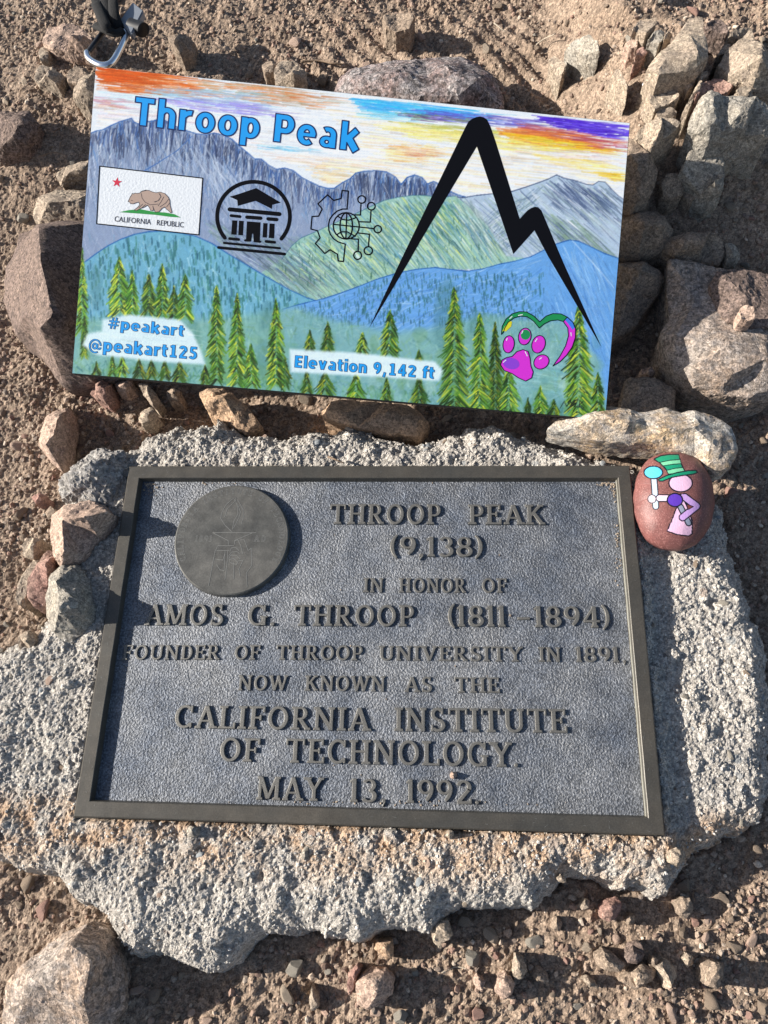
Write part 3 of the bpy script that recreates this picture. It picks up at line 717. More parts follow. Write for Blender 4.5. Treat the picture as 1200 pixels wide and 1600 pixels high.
# ------------------------------------------------------------------ pebbles one could count, and gravel nobody could
def ico():
    bm = bmesh.new()
    bmesh.ops.create_icosphere(bm, subdivisions=1, radius=1.0)
    v = np.array([q.co[:] for q in bm.verts]); f = np.array([[w.index for w in q.verts] for q in bm.faces])
    bm.free()
    return v, f
IV, IF = ico()
def pebble_mesh(seed, sub=2):
    bm = bmesh.new()
    bmesh.ops.create_icosphere(bm, subdivisions=sub, radius=1.0)
    r = random.Random(seed)
    cuts = [(Vector((r.gauss(0, 1), r.gauss(0, 1), r.gauss(0, 1))).normalized(), r.uniform(.45, .8)) for _ in range(9)]
    sc = (1.0, r.uniform(.65, .95), r.uniform(.45, .7))
    for v in bm.verts:
        for nrm, d in cuts:
            k = v.co.dot(nrm)
            if k > d: v.co -= nrm * (k - d)
        v.co += v.co.normalized() * 0.06 * mnoise.noise(v.co * 3 + Vector((seed, 0, 0)))
        v.co = Vector((v.co.x * sc[0], v.co.y * sc[1], v.co.z * sc[2]))
    me = bpy.data.meshes.new('pebble')
    bm.to_mesh(me); bm.free()
    me.polygons.foreach_set('use_smooth', [True] * len(me.polygons))
    me.set_sharp_from_angle(angle=math.radians(30))
    return me
PM = []
for i in range(18):
    me = pebble_mesh(i, 3)
    me.materials.append(M[['tan', 'pink', 'brown', 'brown', 'grey', 'tan', 'red', 'brown', 'pink'][i % 9]])
    PM.append(me)

def project(x, y, z):
    d = CAMROT.T @ (np.array([x, y, z]) - CAMLOC)
    return 600 + FPX * d[0] / -d[2], 800 - FPX * d[1] / -d[2]

BOARD_PX = [(146, 103), (982, 196), (946, 661), (112, 584)]
def in_poly(u, v, poly):
    return float(sdf(np.array([u], float), np.array([v], float), np.array(poly, float))[0])

PCOL = ['tan', 'pink', 'brown', 'brown', 'grey', 'tan', 'red', 'brown', 'pink']
REG = [('below', 'small %s pebble sunk in the gravel below the concrete slab', 'pebbles in the gravel below the slab'),
       ('dirt', 'small %s pebble in the trodden dirt behind the painted board', 'pebbles in the dirt behind the board'),
       ('left', 'small %s pebble in the loose dirt left of the board and slab', 'pebbles in the dirt at the left edge'),
       ('gap', 'small %s pebble in the strip of dirt between the board and the slab', 'pebbles between board and slab'),
       ('shade', 'small %s pebble in the shaded gap among the boulders on the right', 'pebbles among the shaded boulders')]
rr = random.Random(99)
count = 0
tries = 0
placed = []
quota = {'below': 95, 'dirt': 64, 'left': 50, 'gap': 22, 'shade': 66}
while tries < 9000 and sum(quota.values()) > 0:
    tries += 1
    u, v = rr.uniform(-20, 1220), rr.uniform(-20, 1620)
    if in_poly(u, v, BOARD_PX) > -3: continue
    w = P(u, v, on_rise(u, v, -0.05))
    x, y = float(w[0]), float(w[1])
    if in_poly(x, y, SLAB) > -0.004: continue
    if v > 1300: reg = 'below'
    elif u > 940 and 215 < v < 780: reg = 'shade'
    elif v < 330 and u > 150: reg = 'dirt'
    elif u < 150: reg = 'left'
    elif 560 < v < 720: reg = 'gap'
    else: continue
    if quota[reg] <= 0: continue
    s = 0.0032 + 0.0062 * rr.random() ** 2.6
    if any((x - a) ** 2 + (y - b) ** 2 < (rad * 0.85 + s) ** 2 for a, b, rad in ROCK_XY): continue
    if any((x - a) ** 2 + (y - b) ** 2 < (rad + s) ** 2 for a, b, rad in placed): continue
    z = float(gz(np.array([x]), np.array([y]))[0])
    kk = rr.randrange(18)
    o = bpy.data.objects.new('pebble', PM[kk])
    COL.objects.link(o)
    o.location = (x, y, z + s * 0.28)
    o.rotation_euler = (rr.uniform(-.5, .5), rr.uniform(-.5, .5), rr.uniform(0, 6.28))
    o.scale = (s, s * rr.uniform(.8, 1.1), s)
    lab = next(q for q in REG if q[0] == reg)
    tag(o, lab[1] % PCOL[kk % 9], 'pebble', lab[2])
    placed.append((x, y, s)); quota[reg] -= 1

OV = np.array([(1, 0, 0), (-1, 0, 0), (0, 1, 0), (0, -1, 0), (0, 0, 1), (0, 0, -1)], float)
OF = np.array([(0, 2, 4), (2, 1, 4), (1, 3, 4), (3, 0, 4), (2, 0, 5), (1, 2, 5), (3, 1, 5), (0, 3, 5)])
def scatter_parts(xyz, s, seed, flat=0.7, small=False):
    IV, IF = (OV * 1.15, OF) if small else (globals()['IV'], globals()['IF'])
    r = np.random.default_rng(seed)
    n = len(xyz)
    V = np.repeat(IV[None], n, 0) * r.uniform(.62, 1.25, (n, len(IV), 1))
    V = V * np.stack([r.uniform(.7, 1.2, n), r.uniform(.7, 1.2, n), r.uniform(.5, .9, n) * flat / .7], -1)[:, None, :]
    a = r.uniform(0, 6.28, n); b = r.uniform(-.6, .6, n)
    ca, sa, cb, sb = np.cos(a), np.sin(a), np.cos(b), np.sin(b)
    x, y, z = V[..., 0], V[..., 1], V[..., 2]
    y, z = y * cb[:, None] - z * sb[:, None], y * sb[:, None] + z * cb[:, None]
    x, y = x * ca[:, None] - y * sa[:, None], x * sa[:, None] + y * ca[:, None]
    V = np.stack([x, y, z], -1) * s[:, None, None] + xyz[:, None, :]
    F = IF[None] + (np.arange(n) * len(IV))[:, None, None]
    return V.reshape(-1, 3), F.reshape(-1, 3)
def scatter_mesh(name, xyz, s, seed, mat, flat=0.7, cut=0.0013, parent=None):
    big = s >= cut
    V1, F1 = scatter_parts(xyz[big], s[big], seed, flat)
    V2, F2 = scatter_parts(xyz[~big], s[~big], seed + 1, flat, True)
    me = mesh_np(name, np.concatenate([V1, V2]), np.concatenate([F1, F2 + len(V1)]), smooth=False)
    return link(name, me, mat, parent)

r = np.random.default_rng(77)
n = 120000
gx, gy = r.uniform(-0.56, 0.48, n), r.uniform(-0.36, 0.86, n)
dens = 0.30 + 0.5 * sstep(-0.1, 0.35, fbm(gx, gy, 9, 3, 0.5, 201))
dens = dens * np.where(gy < 0.0, 1.15, np.where(gy > 0.44, 0.62, 0.85))
dsl = sdf(gx, gy, SLAB)
bw_ = PXY(BOARD_PX, 0.05)
dbo = sdf(gx, gy, bw_)
ok = (r.uniform(0, 1, n) < dens) & (dsl < 0.001) & (dbo < 0.05)
gx, gy = gx[ok], gy[ok]
s = 0.0006 + 0.0027 * r.uniform(0, 1, len(gx)) ** 3.6
gzv = gz(gx, gy) + s * 0.35
gr = scatter_mesh('gravel', np.stack([gx, gy, gzv], -1), s, 5, M['gravel'])
gr['kind'] = 'stuff'
tag(gr, 'loose reddish brown grit and gravel strewn over the dirt', 'gravel')
n = 26000
gx, gy = r.uniform(sx[0], sx[-1], n), r.uniform(sy[0], sy[-1], n)
ok = (sdf(gx, gy, SLAB) > 0.004) & (np.maximum(np.abs(gx) - PW / 2, np.abs(gy) - PH / 2) > 0.0005)
gx, gy = gx[ok], gy[ok]
ii = np.clip(np.round((gx - sx[0]) / 0.00105).astype(int), 0, len(sx) - 1); jj = np.clip(np.round((gy - sy[0]) / 0.00105).astype(int), 0, len(sy) - 1)
s = 0.0005 + 0.0011 * r.uniform(0, 1, len(gx)) ** 3
gs = scatter_mesh('concrete_grit', np.stack([gx, gy, Z_SLAB[jj, ii] + s * .1], -1), s, 15, M['grit'], cut=.0012, parent=slab)
gs['kind'] = 'stuff'
# stones of the mix that show in the worn surface
M['agg_blue'] = rough_mat('blue_grey_aggregate', [(.27, .29, .30), (.32, .33, .33), (.21, .22, .23)], mid=300, fine=1200, bump=.4, dark=.2)
AGM = []
for i in range(8):
    me_ = pebble_mesh(100 + i, 2)
    me_.name = 'embedded_stone'
    me_.materials.append([M['agg_blue'], M['tan'], M['agg_blue'], M['pink'], M['grey'], M['chunk'] if 'chunk' in M else M['grey'], M['brown'], M['agg_blue']][i])
    AGM.append(me_)
ra = random.Random(8); na = 0
while na < 120:
    x, y = ra.uniform(sx[0], sx[-1]), ra.uniform(sy[0], sy[-1])
    if max(abs(x) - PW / 2, abs(y) - PH / 2) < .006: continue
    if float(sdf(np.array([x]), np.array([y]), SLAB)[0]) < .008: continue
    s0 = .0018 + .0042 * ra.random() ** 2
    o = link('embedded_stone', AGM[ra.randrange(8)], None, slab, (x, y, slab_z(x, y) - s0 * .12))
    o.scale = (s0, s0 * ra.uniform(.6, 1), s0 * .8); o.rotation_euler = (ra.uniform(-.4, .4), ra.uniform(-.4, .4), ra.uniform(0, 6.28))
    na += 1
# ------------------------------------------------------------------ REST
# ------------------------------------------------------------------ flat shapes: union of overlapping polygons as clean outlines
def union_tris(polys, eps=1e-7):
    vs, fs = [], []
    for p in polys:
        a = sum(p[i][0] * p[(i + 1) % len(p)][1] - p[(i + 1) % len(p)][0] * p[i][1] for i in range(len(p)))
        q = list(p) if a > 0 else list(p)[::-1]
        fs.append(list(range(len(vs), len(vs) + len(q))))
        vs += [Vector((float(x), float(y))) for x, y in q]
    ov, oe, of, o1, o2, o3 = delaunay_2d_cdt(vs, [], fs, 0, eps)
    tris = [f for f, src_ in zip(of, o3) if src_]
    return [(v.x, v.y) for v in ov], [list(f) for f in tris]

def loops_of(verts, tris):
    nxt = {}
    es = set()
    for f in tris:
        for a, b in zip(f, f[1:] + f[:1]): es.add((a, b))
    for a, b in es:
        if (b, a) not in es: nxt.setdefault(a, []).append(b)
    out = []
    while nxt:
        a0 = next(iter(nxt)); lp = [a0]; a = a0
        while True:
            b = nxt[a].pop()
            if not nxt[a]: del nxt[a]
            if b == a0: break
            lp.append(b); a = b
            if a not in nxt: break
        out.append(lp)
    return out

def ribbon(pts, w, closed=False, w1=None):
    """a stroke as polygons: quads and round joints"""
    out = []
    n = len(pts)
    m = n if closed else n - 1
    for i in range(m):
        (x0, y0), (x1, y1) = pts[i], pts[(i + 1) % n]
        L = math.hypot(x1 - x0, y1 - y0)
        if L < 1e-9: continue
        wa = w if w1 is None else w + (w1 - w) * i / m
        wb = w if w1 is None else w + (w1 - w) * (i + 1) / m
        nx, ny = -(y1 - y0) / L / 2, (x1 - x0) / L / 2
        out.append([(x0 + nx * wa, y0 + ny * wa), (x0 - nx * wa, y0 - ny * wa), (x1 - nx * wb, y1 - ny * wb), (x1 + nx * wb, y1 + ny * wb)])
    for i in range(n):
        wa = w if w1 is None else w + (w1 - w) * i / m
        if n > 2 or True:
            x, y = pts[i]
            out.append([(x + wa / 2 * math.cos(k * math.pi / 4 + .2), y + wa / 2 * math.sin(k * math.pi / 4 + .2)) for k in range(8)])
    return out

# ------------------------------------------------------------------ raised serif capitals for the bronze
TH, TN = 0.158, 0.125          # thick and thin strokes, in cap heights
def S(x0, y0, x1, y1, w=TH):   # straight stroke, flat ends
    L = math.hypot(x1 - x0, y1 - y0); nx, ny = -(y1 - y0) / L * w / 2, (x1 - x0) / L * w / 2
    return [(x0 + nx, y0 + ny), (x0 - nx, y0 - ny), (x1 - nx, y1 - ny), (x1 + nx, y1 + ny)]
def SF(x, y, h=0.185, t=0.115):  # serif: a foot on the line y=0 or a head on y=1
    return [(x - h, y), (x + h, y), (x + h * .8, y + (t if y < .5 else -t)), (x - h * .8, y + (t if y < .5 else -t))]
def VS(x, y, up, h=0.085, l=0.17):   # vertical end serif on an arm
    return [(x - h / 2, y), (x + h / 2, y), (x + h / 2, y + up * l), (x - h / 2, y + up * l)]
def ARC(cx, cy, rx, ry, a0, a1, w0=TH, w1=TN, n=18):
    """arc whose width is w0 at the sides and w1 at top and bottom"""
    out = []
    pts = []
    for i in range(n + 1):
        a = math.radians(a0 + (a1 - a0) * i / n)
        w = w1 + (w0 - w1) * abs(math.cos(a)) ** 1.5
        pts.append(((cx + (rx + w / 2) * math.cos(a), cy + (ry + w / 2) * math.sin(a)), (cx + (rx - w / 2) * math.cos(a), cy + (ry - w / 2) * math.sin(a))))
    for p, q in zip(pts, pts[1:]):
        out.append([p[0], p[1], q[1], q[0]])
    return out
def ring_glyph(cx, cy, rx, ry): return ARC(cx, cy, rx, ry, 0, 360, n=32)
G = {}
G['T'] = ([S(.38, 0, .38, .95), SF(.38, 0), S(.04, .95, .72, .95, .10), VS(.06, 1, -1, .08, .27), VS(.70, 1, -1, .08, .27)], .76)
G['H'] = ([S(.17, 0, .17, 1), S(.65, 0, .65, 1), SF(.17, 0), SF(.17, 1), SF(.65, 0), SF(.65, 1), S(.17, .52, .65, .52, .10)], .82)
G['I'] = ([S(.17, 0, .17, 1), SF(.17, 0), SF(.17, 1)], .34)
G['L'] = ([S(.17, 0, .17, 1), SF(.17, 0), SF(.17, 1), S(.17, .05, .62, .05, .10), VS(.61, 0, 1, .09, .28)], .66)
G['E'] = ([S(.17, 0, .17, 1), SF(.17, 0), SF(.17, 1), S(.17, .05, .62, .05, .10), VS(.61, 0, 1, .09, .27), S(.17, .95, .58, .95, .10), VS(.57, 1, -1, .09, .25), S(.17, .52, .46, .52, .09), VS(.45, .40, 1, .08, .24)], .66)
G['F'] = ([S(.17, 0, .17, 1), SF(.17, 0), SF(.17, 1), S(.17, .95, .58, .95, .10), VS(.57, 1, -1, .09, .27), S(.17, .50, .46, .50, .09), VS(.45, .38, 1, .08, .24)], .62)
G['P'] = ([S(.17, 0, .17, 1), SF(.17, 0), SF(.10, 1, .09), S(.15, .95, .36, .95, .10), S(.15, .44, .36, .44, .09)] + ARC(.36, .695, .20, .255, -90, 90, TH, .095), .64)
G['R'] = ([S(.17, 0, .17, 1), SF(.17, 0), SF(.10, 1, .09), S(.15, .95, .36, .95, .10), S(.15, .48, .36, .48, .09)] + ARC(.36, .715, .18, .235, -90, 90, TH, .095) + [S(.34, .48, .62, .04, TH), SF(.64, 0, .12)], .76)
G['B'] = ([S(.17, 0, .17, 1), S(.08, .95, .36, .95, .10), S(.15, .52, .36, .52, .09), S(.08, .05, .36, .05, .10)] + ARC(.36, .735, .16, .215, -90, 90, TH, .095) + ARC(.36, .285, .20, .235, -90, 90, TH, .095), .66)
G['D'] = ([S(.17, 0, .17, 1), S(.05, .95, .36, .95, .10), S(.05, .05, .36, .05, .10)] + ARC(.36, .5, .26, .45, -90, 90, TH, .10), .74)
G['O'] = (ring_glyph(.42, .5, .31, .45), .84)
G['Q'] = (ring_glyph(.42, .5, .31, .45) + [S(.42, .2, .75, -.1)], .84)
G['C'] = (ARC(.42, .5, .31, .45, 42, 318) + [VS(.67, .98, -1, .08, .30), VS(.67, .02, 1, .08, .22)], .76)
G['G'] = (ARC(.42, .5, .31, .45, 42, 318) + [VS(.67, .98, -1, .08, .30), S(.66, .02, .66, .42, TH), S(.52, .42, .80, .42, .085)], .82)
G['U'] = ([S(.17, .32, .17, 1), SF(.17, 1), S(.67, .32, .67, 1, TN), SF(.67, 1, .14)] + ARC(.42, .34, .25, .29, 180, 360, .15, .12), .82)
G['N'] = ([S(.15, 0, .15, 1, TN), SF(.15, 0, .14), SF(.10, 1, .10), S(.15, .97, .69, .03, TH), S(.69, 0, .69, 1, TN), SF(.69, 1, .14)], .84)
G['M'] = ([S(.14, 0, .14, 1, TN), SF(.14, 0, .14), SF(.10, 1, .09), S(.16, .97, .48, .06, TH), S(.48, .06, .80, .97, TN), S(.83, 0, .83, 1, TH), SF(.83, 0), SF(.86, 1, .13)], 1.0)
G['A'] = ([S(.12, .02, .40, .98, TN), S(.40, .98, .70, .02, TH), SF(.12, 0, .13), SF(.70, 0), S(.22, .33, .60, .33, .09)], .82)
G['V'] = ([S(.12, .98, .41, .02, TH), S(.41, .02, .70, .98, TN), SF(.12, 1), SF(.70, 1, .13)], .80)
G['W'] = ([S(.10, .98, .33, .02, TH), S(.33, .02, .55, .98, TN), S(.52, .98, .75, .02, TH), S(.75, .02, .98, .98, TN), SF(.10, 1, .14), SF(.98, 1, .13)], 1.08)
G['K'] = ([S(.17, 0, .17, 1), SF(.17, 0), SF(.17, 1), S(.20, .42, .62, .97, TN), SF(.63, 1, .13), S(.34, .58, .66, .03, TH), SF(.68, 0, .13)], .80)
G['Y'] = ([S(.38, 0, .38, .5), SF(.38, 0), S(.10, .98, .38, .46, TH), S(.38, .46, .66, .98, TN), SF(.10, 1), SF(.66, 1, .13)], .76)
G['S'] = (ARC(.33, .735, .19, .215, 35, 270) + ARC(.33, .265, .21, .215, -145, 90) + [VS(.50, .99, -1, .08, .26), VS(.12, .01, 1, .08, .26)], .64)
G['1'] = ([S(.17, 0, .17, 1), SF(.17, 0, .15), S(.02, .84, .17, .96, .10)], .34)
G['2'] = (ARC(.31, .70, .20, .25, -20, 165, .17, .11) + [S(.49, .60, .10, .07, .14), S(.06, .06, .56, .06, .13), VS(.55, 0, 1, .08, .22)], .62)
G['3'] = (ARC(.28, .73, .18, .22, -90, 150, .16, .10) + ARC(.28, .27, .21, .23, -150, 90, .17, .10), .58)
G['4'] = ([S(.44, 0, .44, 1, TH), SF(.44, 0, .14), S(.44, .97, .06, .30, .10), S(.04, .30, .64, .30, .11)], .66)
G['8'] = (ARC(.31, .73, .18, .22, 0, 360, .15, .10, 26) + ARC(.31, .27, .22, .22, 0, 360, .16, .11, 26), .62)
G['9'] = (ARC(.30, .69, .21, .26, 0, 360, .16, .10, 26) + ARC(.10, .62, .42, .58, -58, 8, .16, .12), .62)
G['('] = (ARC(.46, .5, .36, .64, 118, 242, .15, .05), .30)
G[')'] = (ARC(-.16, .5, .36, .64, -62, 62, .15, .05), .30)
G[','] = ([[(.03, .14), (.17, .14), (.19, .02), (.06, -.18), (.02, -.15), (.10, 0), (.03, .0)]], .22)
G['.'] = ([[(.04 + .075 + .085 * math.cos(k * .785), .08 + .085 * math.sin(k * .785)) for k in range(8)]], .24)
G['-'] = ([S(.05, .40, .62, .40, .12)], .66)

def glyph_mesh(ch, raise_, bev):
    verts, tris = union_tris(G[ch][0], 1e-5)
    cu = bpy.data.curves.new('letter', 'CURVE')
    cu.dimensions = '2D'; cu.fill_mode = 'BOTH'
    for lp in loops_of(verts, tris):
        if len(lp) < 3: continue
        sp_ = cu.splines.new('POLY'); sp_.points.add(len(lp) - 1)
        for i, k in enumerate(lp): sp_.points[i].co = (verts[k][0], verts[k][1], 0, 1)
        sp_.use_cyclic_u = True
    cu.extrude = raise_; cu.bevel_depth = bev; cu.bevel_resolution = 2; cu.offset = -bev
    o = bpy.data.objects.new('t', cu); COL.objects.link(o)
    me = bpy.data.meshes.new_from_object(o)
    bpy.data.objects.remove(o); bpy.data.curves.remove(cu)
    me.name = 'letter'
    me.polygons.foreach_set('use_smooth', [True] * len(me.polygons))
    me.set_sharp_from_angle(angle=math.radians(50))
    return me

# ------------------------------------------------------------------ bronze plaque
def bronze(name, base, dusty, rough, bscale, bstr, bdist, lo=.72, hi=1.3, glo=.72, ghi=1.5):
    m, nt, b = mat_new(name)
    L = nt.links.new
    b.inputs['Metallic'].default_value = 0.35
    b.inputs['Specular IOR Level'].default_value = 0.5
    tc = N(nt, 'ShaderNodeTexCoord')
    n1 = N(nt, 'ShaderNodeTexNoise', Scale=16.0, Detail=6.0, Roughness=0.65)
    n2 = N(nt, 'ShaderNodeTexNoise', Scale=bscale, Detail=3.0, Roughness=0.55)
    n3 = N(nt, 'ShaderNodeTexNoise', Scale=70.0, Detail=6.0, Roughness=0.7)
    for n_ in (n1, n2, n3): L(tc.outputs['Object'], n_.inputs['Vector'])
    r1 = N(nt, 'ShaderNodeMapRange'); r1.inputs['From Min'].default_value = .35; r1.inputs['From Max'].default_value = .65
    L(n1.outputs['Fac'], r1.inputs['Value'])
    mx_ = N(nt, 'ShaderNodeMix', data_type='RGBA')
    mx_.inputs['A'].default_value = (*base, 1); mx_.inputs['B'].default_value = (*dusty, 1)
    L(r1.outputs[0], mx_.inputs['Factor'])
    r3 = N(nt, 'ShaderNodeMapRange'); r3.inputs['From Min'].default_value = .3; r3.inputs['From Max'].default_value = .7
    r3.inputs['To Min'].default_value = lo; r3.inputs['To Max'].default_value = hi
    L(n3.outputs['Fac'], r3.inputs['Value'])
    s_ = N(nt, 'ShaderNodeVectorMath', operation='SCALE'); L(mx_.outputs['Result'], s_.inputs[0]); L(r3.outputs[0], s_.inputs['Scale'])
    # worn high grains are lighter
    r4 = N(nt, 'ShaderNodeMapRange'); r4.inputs['From Min'].default_value = .42; r4.inputs['From Max'].default_value = .62
    r4.inputs['To Min'].default_value = glo; r4.inputs['To Max'].default_value = ghi
    L(n2.outputs['Fac'], r4.inputs['Value'])
    s2 = N(nt, 'ShaderNodeVectorMath', operation='SCALE'); L(s_.outputs[0], s2.inputs[0]); L(r4.outputs[0], s2.inputs['Scale'])
    L(s2.outputs[0], b.inputs['Base Color'])
    rr_ = N(nt, 'ShaderNodeMapRange'); rr_.inputs['To Min'].default_value = rough - .1; rr_.inputs['To Max'].default_value = rough + .15
    L(n3.outputs['Fac'], rr_.inputs['Value']); L(rr_.outputs[0], b.inputs['Roughness'])
    bp = N(nt, 'ShaderNodeBump', Strength=bstr, Distance=bdist)
    L(n2.outputs['Fac'], bp.inputs['Height']); L(bp.outputs[0], b.inputs['Normal'])
    return m
M['field'] = bronze('leather_grained_bronze', (.080, .094, .120), (.175, .180, .190), .45, 620.0, 1.0, .0015)
M['frame'] = bronze('smooth_worn_bronze', (.092, .081, .066), (.066, .063, .056), .42, 900.0, .3, .0003, .9, 1.12, .88, 1.12)
M['medal'] = bronze('medallion_bronze', (.078, .078, .073), (.118, .113, .102), .45, 700.0, .25, .0003, .76, 1.3, .92, 1.08)
M['letter'] = bronze('raised_letter_bronze', (.118, .112, .100), (.17, .163, .148), .42, 900.0, .3, .0004, .85, 1.15, .85, 1.2)
M['engrave'] = simple('scratched_bright_bronze', (.19, .19, .18), .5, .3)
M['lip_light'] = simple('painted_sunlit_bronze_edge', (.40, .39, .33), .45, .3, var=.3, bscale=200)  # paler bronze, sunlight on the inner wall put into the colour

plaque = empty('memorial_plaque', (0, 0, -0.0165), 'weathered bronze memorial plaque with raised lettering set in the concrete slab', 'plaque')
Z0 = 0.0165          # plaque top above its own origin
FW, FLD = 0.0116, Z0 - 0.0065
WI, HI = PW / 2 - FW, PH / 2 - .0124
def box_verts(x0, y0, x1, y1, z0, z1):
    return [(x0, y0, z0), (x1, y0, z0), (x1, y1, z0), (x0, y1, z0), (x0, y0, z1), (x1, y0, z1), (x1, y1, z1), (x0, y1, z1)]
# field: a sheet with a slight waviness cast in
fx = np.linspace(-WI - .004, WI + .004, 340); fy = np.linspace(-HI - .004, HI + .004, 220)
X, Y = np.meshgrid(fx, fy)
Zf = FLD + 0.00018 * fbm(X, Y, 60, 3, 0.5, 401) + 0.00014 * fbm(X, Y, 420, 2, 0.6, 411)
idx = np.arange(X.size).reshape(X.shape)
F = np.stack([idx[:-1, :-1], idx[:-1, 1:], idx[1:, 1:], idx[1:, :-1]], -1).reshape(-1, 4)
link('field', mesh_np('field', np.stack([X, Y, Zf], -1).reshape(-1, 3), F), M['field'], plaque)
# frame: profile swept round the rectangle
prof = [(PW / 2, PH / 2, 0.0), (PW / 2, PH / 2, Z0 - .0012), (PW / 2 - .0011, PH / 2 - .0011, Z0), (WI + .0006, HI + .0006, Z0), (WI + .0001, HI + .0001, Z0 - .0005), (WI - .0015, HI - .0012, FLD - .001)]
vs, fs = [], []
SEG = 40
for (a, b_, z) in prof:
    ring = []
    for (sx0, sy0), (sx1, sy1) in [((-1, -1), (1, -1)), ((1, -1), (1, 1)), ((1, 1), (-1, 1)), ((-1, 1), (-1, -1))]:
        for i in range(SEG):
            t = i / SEG
            x, y = a * (sx0 + (sx1 - sx0) * t), b_ * (sy0 + (sy1 - sy0) * t)
            j = 0.00022 * mnoise.noise(Vector((x * 60, y * 60, z * 100)))
            ring.append((x + j, y + j, z + (0.00012 * mnoise.noise(Vector((x * 40, y * 40, 5.0))) if z > 0 else 0)))
    vs.append(ring)
n_ = 4 * SEG
flatv = [p for r0 in vs for p in r0]
for k in range(len(prof) - 1):
    for i in range(n_):
        j = (i + 1) % n_
        fs.append((k * n_ + i, k * n_ + j, (k + 1) * n_ + j, (k + 1) * n_ + i))
fm = mesh_from('frame', flatv, fs)
fm.set_sharp_from_angle(angle=math.radians(20))
link('frame', fm, M['frame'], plaque)
# sun on the right inner wall, painted as a bright line along its lip
def prism(name, polys, z0, z1, mat, parent, loc=(0, 0, 0)):
    verts, tris = union_tris([[(x * 1000, y * 1000) for x, y in p] for p in polys], 1e-5)
    verts = [(x / 1000, y / 1000) for x, y in verts]
    n0 = len(verts)
    V_ = [(x, y, z1) for x, y in verts] + [(x, y, z0) for x, y in verts]
    F_ = [list(t) for t in tris]
    es = {(a, b) for f in tris for a, b in zip(f, f[1:] + f[:1])}
    for a, b in es:
        if (b, a) not in es: F_.append([a, a + n0, b + n0, b])
    return link(name, mesh_from(name, V_, F_), mat, parent, loc)
rng = random.Random(4)
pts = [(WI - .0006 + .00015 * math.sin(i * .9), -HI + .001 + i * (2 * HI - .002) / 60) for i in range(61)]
prism('painted_sunlit_lip', ribbon(pts, .0008), Z0 - .0050, Z0 - .0030, M['lip_light'], plaque)  # added bright strip standing in for sunlight on this wall
# scratches on the frame
rs_ = random.Random(12)
scr = []
for k in range(150):
    side = rs_.randrange(4)
    if side < 2: cx_, cy_ = rs_.uniform(-PW / 2 + .004, PW / 2 - .004), (1 if side else -1) * (PH / 2 - FW * rs_.uniform(.15, .85))
    else: cx_, cy_ = (1 if side == 2 else -1) * (PW / 2 - FW * rs_.uniform(.15, .85)), rs_.uniform(-PH / 2 + .004, PH / 2 - .004)
    a_ = rs_.uniform(0, 3.14); l_ = rs_.uniform(.0008, .0045)
    x1_ = min(max(cx_ + l_ * math.cos(a_), -PW / 2 + .002), PW / 2 - .002); y1_ = min(max(cy_ + l_ * math.sin(a_), -PH / 2 + .002), PH / 2 - .002)
    if max(abs(x1_) - WI, abs(y1_) - HI) < .0012: continue
    w_ = rs_.uniform(.00012, .00034)
    n0_ = len(scr)
    nx_, ny_ = -math.sin(a_) * w_ / 2, math.cos(a_) * w_ / 2
    scr.append([(cx_ + nx_, cy_ + ny_), (cx_ - nx_, cy_ - ny_), (x1_, y1_)])
vv, ff = [], []
for i_, p in enumerate(scr):
    b0 = len(vv); vv += [(x, y, Z0 + .00018 + i_ * 4e-7) for x, y in p]; ff.append([b0, b0 + 1, b0 + 2])
link('scratches', mesh_from('scratches', vv, ff), M['engrave'], plaque)
# medallion
mc = P(361.3, 841.5, 0.0)
MR = 0.0510
vs, fs = [], []
for k, (rad, z) in enumerate([(MR + .0012, FLD - .0006), (MR + .0004, Z0 - .0012), (MR - .0006, Z0 - .0004), (MR - .003, Z0 - .0004), (.02, Z0 - .0003)]):
    for i in range(120):
        a = i / 120 * 2 * math.pi
        vs.append((rad * math.cos(a), rad * math.sin(a), z))
    if k:
        for i in range(120):
            j = (i + 1) % 120
            fs.append(((k - 1) * 120 + i, (k - 1) * 120 + j, k * 120 + j, k * 120 + i))
fs.append(tuple(range(480, 600)))
mm = mesh_from('medallion', vs, fs); mm.set_sharp_from_angle(angle=math.radians(15)) if False else None
med = link('medallion', mm, M['medal'], plaque, (mc[0], mc[1], 0))
